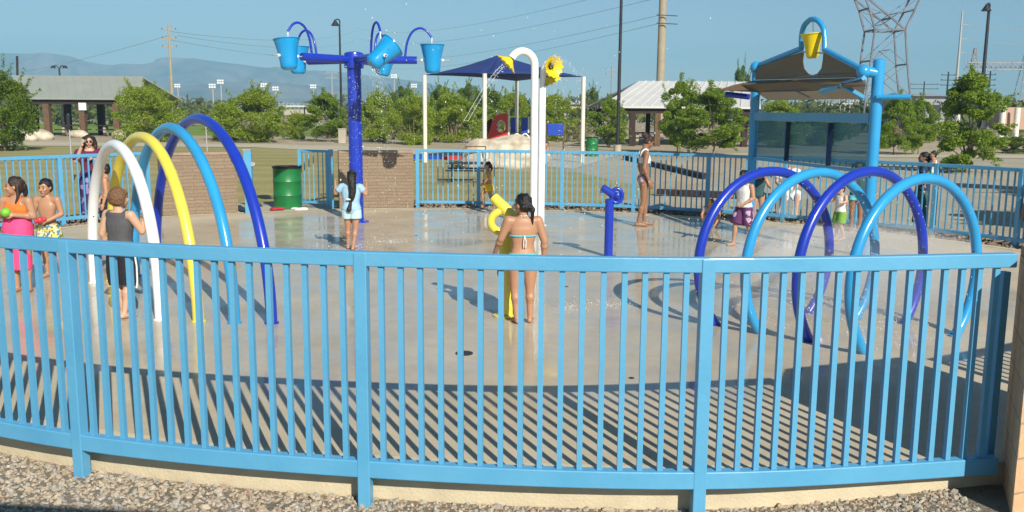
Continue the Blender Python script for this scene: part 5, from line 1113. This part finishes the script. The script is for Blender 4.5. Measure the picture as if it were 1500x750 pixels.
# lattice tower
def pylon():
    Y = 105; c = gnd(1298, Y); root = thing('transmission_tower', c, 'tall grey steel lattice transmission tower', 'pylon'); dep = 3.0
    def n(px, py, k): p = P(px, py, Y); return Vector((p.x, Y + k*dep, p.z))
    def frame(nodes, bars, w, name):
        b_ = MB()
        for k in (-.5, .5):
            for a, c_ in bars: b_.bar(n(*nodes[a], k), n(*nodes[c_], k), w*.72)
        for a in nodes: b_.bar(n(*nodes[a], -.5), n(*nodes[a], .5), w*.7)
        b_.build(name, M['pylon_steel'], root, smooth=False)
    N1 = dict(wl=(1274, 45), wr=(1318, 45), bl=(1254, 200), br=(1327, 200), ml=(1268, 90), mr=(1321, 95), nl=(1261, 140), nr=(1325, 140))
    frame(N1, [('wl', 'ml'), ('ml', 'nl'), ('nl', 'bl'), ('wr', 'mr'), ('mr', 'nr'), ('nr', 'br'), ('wl', 'wr')], .24, 'legs')
    frame(dict(N1, h1=(1296, 74)), [('ml', 'wr'), ('mr', 'h1'), ('nl', 'mr'), ('ml', 'nr'), ('bl', 'nr'), ('br', 'nl'), ('nl', 'nr'), ('ml', 'h1')], .10, 'bracing')
    T = dict(wl=(1274, 45), wr=(1318, 45), tl=(1259, -4), tr=(1341, -4), x=(1298, 28), tl2=(1266, 14), tr2=(1332, 16), ul=(1250, -60), ur=(1352, -60))
    frame(T, [('wl', 'tl2'), ('tl2', 'tl'), ('wr', 'tr2'), ('tr2', 'tr'), ('tl', 'x'), ('x', 'wr'), ('tl', 'ul'), ('tr', 'ur'), ('ul', 'ur')], .26, 'upper_frame')
    frame(dict(wl=T['wl'], x=T['x'], tr=T['tr'], tl2=T['tl2'], tr2=T['tr2'], a=(1283, 20), d=(1310, 20), e=(1286, 37)), [('wl', 'x'), ('x', 'tr'), ('tl2', 'a'), ('a', 'x'), ('tr2', 'd'), ('d', 'x'), ('tl2', 'e'), ('e', 'x')], .10, 'upper_bracing')
pylon()
def gantry():
    Y = 150; c = gnd(1455, Y); root = thing('substation_gantry', c, 'grey lattice gantry of the substation at the far right', 'gantry')
    def tower(px, top, w=2.0):
        q = gnd(px, Y); t = P(px, top, Y).z; b_ = MB()
        for sx in (-1, 1):
            for sy in (-1, 1): b_.bar((q.x+sx*w*.6, Y+sy*w*.6, 0), (q.x+sx*.12, Y+sy*.12, t), .12)
        for k in range(9):
            z0, z1 = t*k/9, t*(k+1)/9; w0, w1 = w*.6*(1-k/9)+.1, w*.6*(1-(k+1)/9)+.1
            b_.bar((q.x-w0, Y-w0, z0), (q.x+w1, Y-w1, z1), .08); b_.bar((q.x+w0, Y-w0, z0), (q.x-w1, Y-w1, z1), .08); b_.bar((q.x-w1, Y-w1, z1), (q.x+w1, Y-w1, z1), .08)
        b_.build('tower', M['galv_far'], root, smooth=False)
    tower(1421, 70); tower(1497, 66, 2.6)
    za, zb_ = P(1450, 92, Y).z, P(1450, 102, Y).z; x0, x1 = P(1415, 90, Y).x, P(1530, 90, Y).x; b_ = MB()
    for y_ in (Y-.5, Y+.5):
        b_.bar((x0, y_, za), (x1, y_, za), .14); b_.bar((x0, y_, zb_), (x1, y_, zb_), .14); n_ = 16
        for k in range(n_): xa = x0+(x1-x0)*k/n_; xb = x0+(x1-x0)*(k+1)/n_; b_.bar((xa, y_, za), (xb, y_, zb_), .07); b_.bar((xa, y_, zb_), (xb, y_, za), .07)
    b_.build('beam', M['galv_far'], root, smooth=False)
gantry()
# substation clutter behind the right trees
for k, (px, h_, w_) in enumerate(((1240, 150, .5), (1252, 146, .4), (1264, 152, .5), (1282, 148, .4), (1228, 152, .5), (1212, 151, .5), (1198, 153, .4))):
    Y = 140+k*3; q = gnd(px, Y); t = P(px, h_, Y).z; b_ = MB(); b_.bar((q.x-w_*2, Y, 0), (q.x-w_*2, Y, t), .12); b_.bar((q.x+w_*2, Y, 0), (q.x+w_*2, Y, t), .12); b_.bar((q.x-w_*2.4, Y, t-.2), (q.x+w_*2.4, Y, t-.2), .2)
    for s in (-1, 0, 1): b_.lathe([(.1, 0), (.16, .2), (.1, .4), (.16, .6), (.08, .9)], (q.x+s*w_*1.6, Y, t-.1), 8)
    tag(b_.build('switchgear_frame', M['galv'], origin=q, smooth=False), 'grey switchgear frame of the substation, ' + ('above the beam, third from the right', 'above the beam, second from the right end', 'nearest the right shelter post', 'just right of the right shelter post', 'fourth from the right, behind the roof', 'in the middle behind the roof', 'farthest left behind the roof')[k], 'switchgear')
# buildings
def house(px0, px1, y_e, y_r, Y, dep, wallm, roofm, label, wins=(), doors=()):
    a, c = P(px0, y_e, Y), P(px1, y_e, Y); zr = P(px0, y_r, Y+dep/2).z; ze = a.z; q = Vector(((a.x+c.x)/2, Y, 0)); r = thing('house', q, label, 'house')
    MB().box((q.x, Y+dep/2, ze/2-.05), (c.x-a.x, dep, ze+.1)).build('wall', wallm, r, smooth=False)
    e = .4; vs = [(a.x-e, Y-e, ze+.02), (c.x+e, Y-e, ze+.02), (c.x+e, Y+dep+e, ze+.02), (a.x-e, Y+dep+e, ze+.02), (a.x-e, Y+dep/2, zr), (c.x+e, Y+dep/2, zr)]
    MB().add(vs, [(0, 1, 5, 4), (2, 3, 4, 5), (0, 4, 3), (1, 2, 5), (0, 3, 2, 1)]).build('roof', roofm, r, smooth=False)
    for w in wins: p = P(w, y_e+4, Y); w_ = MB().box((p.x, Y-.03, ze*.6), (1.1, .08, ze*.35)).build('window', M['dark_metal'], r, smooth=False)
M['stucco'] = mat('pale_stucco', (.48, .42, .34), .9, .08, 1); M['stucco_pink'] = mat('tan_pink_stucco', (.46, .30, .22), .9, .08, 1); M['tile'] = mat('terracotta_tiles', (.30, .12, .07), .8, .2, 3); M['stucco_grey'] = mat('grey_stucco', (.30, .31, .34), .9, .08, 1)
house(860, 892, 154, 147, 120, 9, M['stucco'], M['tile'], 'low house with a red tiled roof left of the pale shelter', (868, 884)); house(826, 856, 153, 148, 130, 8, M['stucco'], M['roof_white'], 'low white roofed house behind the right canopy post', (835,))
house(1342, 1386, 141, 137, 95, 10, M['stucco_grey'], M['stucco_grey'], 'grey flat roofed building between the two right trees', (1349, 1371)); house(668, 690, 158, 154, 130, 8, M['stucco'], M['roof_white'], 'small pale house among the trees left of the canopy', ())
# tan building on white posts at far right
def tan_building():
    Y = 62; q = gnd(1475, Y); r = thing('park_building', q, 'tan walled park building on white posts at the right edge', 'building')
    v = [P(1447, 162, Y+9), P(1470, 157, Y), P(1470, 190, Y), P(1447, 198, Y+9)]; v[3].z = v[2].z
    bk = [p + Vector((3.0, 2, 0)) for p in v]; MB().add(v+bk, [(0, 1, 2, 3), (7, 6, 5, 4), (0, 4, 5, 1), (1, 5, 6, 2), (2, 6, 7, 3), (3, 7, 4, 0)]).build('wall', M['stucco_pink'], r, smooth=False)
    for px, y_, yy in ((1470, 155, Y-.2), (1491, 158, Y-.2), (1444, 166, Y+8.9), (1404, 155, Y+9)): p = P(px, y_, yy); MB().tube([(p.x, yy, -.1), p], .19, 12).build('post', M['cream'], r)
    for px in (1447, 1475): p = P(px, 205, 48); 
tan_building()
# bridge
def bridge():
    Y = 190; a, c = P(330, 157, Y), P(480, 157, Y); q = Vector(((a.x+c.x)/2, Y, 0)); r = thing('bridge', q, 'low pale concrete bridge with railings in the far distance', 'bridge')
    za = a.z; MB().box((q.x, Y+3, za-.9), (c.x-a.x, 6, 1.1)).build('deck', M['conc'], r, smooth=False); b_ = MB(); b_.bar((a.x, Y, za+.75), (c.x, Y, za+.75), .12)
    for k in range(26): x = a.x+(c.x-a.x)*k/25; b_.bar((x, Y, za-.35), (x, Y, za+.75), .08)
    b_.build('railing', M['galv'], r, smooth=False)
    for k in range(4): x = a.x+(c.x-a.x)*(k+.5)/4; MB().box((x, Y+3, (za-1.45)/2-.1), (.9, 4, za-1.45+.2)).build('pier', M['conc'], r, smooth=False)
bridge()
q = gnd(418, 120); r = thing('sun_shelter', q, 'small flat roofed shelter far off left of the blue post', 'shelter'); p = P(430, 155.5, 120)
MB().box((p.x, 120, p.z), (3.3, 2, .2)).build('roof', M['roof_white'], r, smooth=False); 
for dx in (-1.4, 1.4): MB().box((p.x+dx, 120, p.z/2-.1), (.15, .15, p.z)).build('post', M['dark_metal'], r, smooth=False)
# roadside sign on thin post
q = gnd(100, 26); r = thing('sign_post', q, 'small dark sign on a thin grey post behind the left fence', 'sign'); t = P(100, 167, 26); MB().tube([q, t], .02, 8).build('post', M['galv'], r); MB().box((t.x, t.y-.03, t.z-.22), (.09, .02, .42)).build('plate', M['dark_metal'], r, smooth=False)
q = gnd(301, 40); t = P(301, 178, 40); tag(MB().tube([q, t], .025, 8).build('pole', M['galv'], origin=q), 'thin grey pole on the lawn seen through the blue arches', 'pole')
for px, Y, s, lab in ((33, 58, .8, 'tan rock at the foot of the far left tree'), (52, 60, 1.0, 'pile of tan rocks beside the left shelter'), (112, 64.5, .7, 'tan rock below the picnic table under the left shelter'), (180, 63, .9, 'tan rock by the right end of the left shelter')):
    q = gnd(px, Y); b_ = MB().ell((q.x, q.y, .2), (s, .6*s, .45*s)).ell((q.x+.5*s, q.y, .12), (.6*s, .5*s, .35*s)); tag(b_.build('rock', M['boulder'], origin=q, remesh=.07), lab, 'rock')
# dark strips standing in for cast shadows on the right yard ground
for (x0_, y0_), (x1_, y1_), lab in (((915, 232), (1036, 261), 'line of dark strips standing in for a ground shadow behind the teenage girl'), ((962, 284), (1130, 291), 'dark strips standing in for a shadow behind the fence beside the teenage girl')):
    a_, c_ = G(x0_, y0_), G(x1_, y1_); q = (a_+c_)/2; r = thing('shadow_strip', (q.x, q.y, -.04), lab, 'ground_shadow'); n_ = 5
    for k in range(n_): MB().bar(a_.lerp(c_, (k+.03)/n_)+Vector((0, 0, .06)), a_.lerp(c_, (k+.97)/n_)+Vector((0, 0, .06)), .20, .13).build('beam', M['wood_dark'], r, smooth=False)  # beams and their dark wood colour take the place of shadow dashes
for px, py, Y, lab in ():
    q = gnd(px, Y); r = thing('bench', q, lab, 'bench')
    MB().box((q.x, q.y, .42), (3.2, .4, .05)).build('seat', M['royal'], r, smooth=False); MB().box((q.x, q.y+.22, .62), (3.2, .05, .35)).build('backrest', M['royal'], r, smooth=False)
    for dx in (-.9, .9): MB().box((q.x+dx, q.y, .18), (.06, .4, .44)).build('leg', M['dark_metal'], r, smooth=False)
# ================================================================ TREES
def leaf_cloud(n, clumps, leaf, rg):
    k = rg.integers(len(clumps), size=n); cl = np.array([c[:3] for c in clumps])[k]; rr = np.array([c[3] for c in clumps])[k]
    d = rg.normal(size=(n, 3)); d /= np.linalg.norm(d, axis=1)[:, None]; rad = rr*(.45+.6*rg.random(n)**.7); pos = cl + d*rad[:, None]*np.array([1, 1, .8])
    u = rg.normal(size=(n, 3)); u /= np.linalg.norm(u, axis=1)[:, None]; w = np.cross(u, rg.normal(size=(n, 3))); w /= np.linalg.norm(w, axis=1)[:, None]
    ln = leaf*(.6+.8*rg.random(n))[:, None]; V_ = np.empty((n, 4, 3)); V_[:, 0] = pos-u*ln; V_[:, 1] = pos+w*ln*.38; V_[:, 2] = pos+u*ln; V_[:, 3] = pos-w*ln*.38
    return V_.reshape(-1, 3)
def tree_proto(name, H, Wd, trunk_h, n, leaf, seed, leafm, trunk_r=.09, stems=1, nclump=34, low=False, shape=1.0):
    rg = np.random.default_rng(seed); rr_ = random.Random(seed); r = bpy.data.objects.new(name, None); C.objects.link(r)
    clumps = []; ch = H-trunk_h
    while len(clumps) < nclump:
        t = rg.random(); z = trunk_h + ch*t; prof = (math.sin(math.pi*min(1, (t*.86+.14)))**.6)*shape + (1-shape)*(1-t*.6); a = rg.random()*2*math.pi; q = rg.random()**.5
        R_ = Wd/2*prof*(1+.22*math.sin(a*3+seed)+.12*math.sin(a*5+seed*2)); clumps.append((R_*q*math.cos(a), R_*q*math.sin(a), z, Wd*rg.uniform(.07, .17)))
    V_ = leaf_cloud(n, clumps, leaf, rg)
    # straggling sprays beyond the crown
    sp_ = []
    for i in range(26):
        c = clumps[rg.integers(nclump)]; d = Vector((c[0], c[1], (c[2]-H*.55))).normalized() + Vector((rg.normal()*.3, rg.normal()*.3, .35)); d.normalize()
        for j in range(14): p = Vector(c[:3]) + d*(Wd*.10 + j*Wd*.014); sp_.append((p.x, p.y, p.z, leaf*1.6))
    V2 = leaf_cloud(int(n*.07), sp_, leaf*.9, rg); V_ = np.concatenate([V_, V2]); m_ = len(V_)//4
    me = bpy.data.meshes.new('crown'); me.from_pydata(V_.tolist(), [], np.arange(m_*4).reshape(-1, 4).tolist()); me.materials.append(leafm); o = bpy.data.objects.new('crown', me); C.objects.link(o); o.parent = r
    tb = MB()
    for s in range(stems):
        a = 2*math.pi*s/stems+seed; bx, by = (.12*math.cos(a), .12*math.sin(a)) if stems > 1 else (0, 0); top = Vector((bx*5+rr_.uniform(-.2, .2), by*5+rr_.uniform(-.2, .2), trunk_h+ch*.45))
        tb.tube(spline([(bx, by, -.15), (bx*1.5, by*1.5, trunk_h*.5), (bx*2.6+.04, by*2.6, trunk_h), top], 4), [trunk_r*(1-.06*i) for i in range(13)], 8)
    for c in clumps[:14]: tb.tube(spline([(0, 0, trunk_h*.85), (c[0]*.4, c[1]*.4, (trunk_h+c[2])/2), c[:3]], 3), [trunk_r*.45*(1-.12*i) for i in range(7)], 5)
    tb.build('trunk', M['bark'], r, origin=(0, 0, 0)); return r
PR = dict(willow=tree_proto('tree', 4.2, 4.6, .4, 27000, .082, 3, M['leaf_willow'], stems=3, nclump=52), dark=tree_proto('tree', 5, 5, .7, 24000, .088, 5, M['leaf_dark'], .12, nclump=50), bright=tree_proto('tree', 5, 3.6, .8, 24000, .080, 8, M['leaf_bright'], .07, nclump=48, shape=.85), round=tree_proto('tree', 4.4, 5.0, .2, 27000, .082, 12, M['leaf_willow'], .1, 2, nclump=58), maple=tree_proto('tree', 5.6, 3.4, .5, 19000, .10, 21, M['leaf_bright'], .07, nclump=58, shape=.9))
used = set()
def tree(kind, px, top, base, Y, wpx, label, name='tree', group=None, rot=None):
    src = PR[kind]; c = src if kind not in used else copy_tree(src); used.add(kind); q = P(px, base, Y); h = P(px, top, Y).z + .04; w = wpx/1342*Y
    d0 = dict(willow=(4.2, 4.6), dark=(5, 5), bright=(5, 3.6), round=(4.4, 5.0), maple=(5.6, 3.4))[kind]; sx = w/(d0[1]*1.08); c.location = (q.x, Y, -.04); c.scale = (sx, sx, h/(d0[0]*1.05)); c.rotation_euler = (0, 0, rot if rot is not None else (px*1.7) % 6.28); tag(c, label, 'tree', group)
T = [('dark', 8, 104, 215, 44, 105, 'dark leafy tree cut by the left edge of the photo'), ('round', 217, 126, 200, 58, 112, 'bushy tree right of the left shelter, above the white arch'),
     ('willow', 374, 134, 206, 58, 104, 'rounded willow between the dark blue arch and the buckets'), ('round', 330, 152, 200, 62, 60, 'low bush against the left side of the rounded willow'), ('bright', 480, 137, 205, 60, 68, 'upright tree left of the blue bucket post'), ('willow', 436, 168, 200, 64, 46, 'small low bush between two willows left of the blue post'),
     ('willow', 552, 138, 205, 60, 62, 'tree just right of the blue bucket post'), ('round', 606, 140, 208, 56, 76, 'bushy tree cut by the left canopy post'), ('willow', 664, 140, 206, 60, 84, 'tree between left and middle canopy posts'), ('dark', 716, 128, 200, 74, 60, 'darker tree behind the red play panel'), ('willow', 757, 140, 202, 68, 74, 'tree behind the blue play panels'),
     ('round', 812, 138, 204, 66, 72, 'tree behind the blue play board'), ('bright', 893, 146, 214, 54, 62, 'young bushy tree by the tall dark pole'), ('bright', 992, 120, 224, 46, 68, 'narrow tree in front of the pale roof, left of the pair'), ('bright', 1045, 130, 226, 45, 104, 'broad tree in front of the pale roof, right of the pair'),
     ('willow', 1140, 150, 218, 56, 86, 'tree behind the left half of the tinted glass'), ('dark', 1205, 168, 220, 60, 84, 'dark tree behind the right half of the tinted glass'), ('bright', 1309, 142, 222, 47, 64, 'young tree, left of the pair by the right shelter post'), ('bright', 1345, 146, 222, 48, 60, 'young tree, right of the pair by the right shelter post'), ('maple', 1416, 106, 246, 33, 104, 'broad leafy tree in front of the tan building'),
     ('maple', 1790, 100, 262, 15.5, 330, 'leafy tree outside the right edge shading the yard'), ('maple', 1660, 110, 250, 23, 220, 'second leafy tree outside the right edge'), ('dark', 1483, 200, 240, 50, 60, 'dark shrubs below the tan building'), ('dark', 645, 124, 190, 95, 46, 'tall dark tree beyond the canopy, left one'), ('dark', 685, 122, 190, 100, 52, 'tall dark tree beyond the canopy, right one'), ('dark', 590, 126, 190, 98, 52, 'dark tree behind and right of the bucket post'), ('dark', 1083, 96, 190, 120, 34, 'thin tree rising above the pale shelter roof'), ('dark', 868, 128, 190, 105, 34, 'bare looking tree left of the pale shelter'), ('dark', 747, 136, 190, 90, 40, 'dark tree seen under the middle of the canopy')]
for a in T: tree(*a)
for kd, r in PR.items():
    if kd not in used: bpy.data.objects.remove(r)
# far off woodland: one mass
rg = np.random.default_rng(77); cl = []
for i in range(520):
    px = rg.uniform(-120, 1620); Y = rg.uniform(105, 300); top = P(px, rg.uniform(146, 158), Y).z; q = P(px, 150, Y)
    if 300 < px < 490 and Y < 195: continue
    for k in range(6): cl.append((q.x+rg.normal()*2.6, Y+rg.normal()*2, max(.5, top*rg.uniform(.15, .95)), 1.5))
V_ = leaf_cloud(46000, cl, .50, rg); me = bpy.data.meshes.new('woodland'); me.from_pydata(V_.tolist(), [], np.arange(len(V_)).reshape(-1, 4).tolist()); me.materials.append(M['leaf_far']); o = bpy.data.objects.new('woodland', me); C.objects.link(o); tag(o, 'dark green belt of far off trees below the mountains', 'woodland', None, 'stuff')
cl = []
for i in range(95):
    px = rg.uniform(300, 1500); Y = rg.uniform(62, 90); q = P(px, 150, Y); 
    if px > 880 and px < 1100 : continue
    cl.append((q.x, Y, rg.uniform(.2, 1.0), rg.uniform(.7, 1.2)))
V_ = leaf_cloud(15000, cl, .16, rg); me = bpy.data.meshes.new('brush'); me.from_pydata(V_.tolist(), [], np.arange(len(V_)).reshape(-1, 4).tolist()); me.materials.append(M['leaf_grey']); o = bpy.data.objects.new('brush', me); C.objects.link(o); tag(o, 'grey green desert brush growing below the trees', 'brush', None, 'stuff')
# ================================================================ HAZE, SKY, SUN, CAMERA
hz = MB().box((0, 1450, 88), (6400, 3300, 210)); o = hz.build('haze', new_vol('haze_volume', .00052, (.33, .70, .97), -.1), smooth=False); tag(o, 'thin pale haze that fades the far mountains', 'haze', None, 'stuff')
w = bpy.data.worlds.new('World'); sc.world = w; w.use_nodes = True; nt = w.node_tree; bg = nt.nodes['Background']; sky = nt.nodes.new('ShaderNodeTexSky'); sky.sky_type = 'NISHITA'; sky.sun_disc = False
SUN_EL = D2R(33.0); TX, TY = .405, -.914     # direction to the sun, horizontally
sky.sun_elevation = SUN_EL; sky.sun_rotation = math.atan2(TX, TY); sky.air_density = 1.0; sky.dust_density = .15; sky.ozone_density = 2.6; sky.altitude = 700
nt.links.new(sky.outputs[0], bg.inputs['Color']); bg.inputs['Strength'].default_value = .070
sun = bpy.data.lights.new('sun', 'SUN'); sun.energy = 5.0; sun.angle = D2R(.53); sun.color = (1, .93, .80); so = bpy.data.objects.new('sun', sun); C.objects.link(so)
dv = Vector((TX*math.cos(SUN_EL), TY*math.cos(SUN_EL), math.sin(SUN_EL))); so.rotation_euler = dv.to_track_quat('Z', 'Y').to_euler(); so.location = dv*30
cam = bpy.data.cameras.new('camera'); cam.sensor_width = 36; cam.lens = 36*F_PX/1500; cam.clip_end = 9000; cam.clip_start = .05; co = bpy.data.objects.new('camera', cam); C.objects.link(co)
co.matrix_world = Matrix(((_R.x, _U.x, -_F.x, 0), (_R.y, _U.y, -_F.y, 0), (_R.z, _U.z, -_F.z, CAMZ), (0, 0, 0, 1))); sc.camera = co
sc.view_settings.view_transform = 'Standard'; sc.view_settings.look = 'None'; sc.view_settings.exposure = 0.37; sc.view_settings.gamma = 1
sc.cycles.max_bounces = 8; sc.cycles.transparent_max_bounces = 12; sc.cycles.volume_bounces = 0; sc.cycles.volume_step_rate = 4
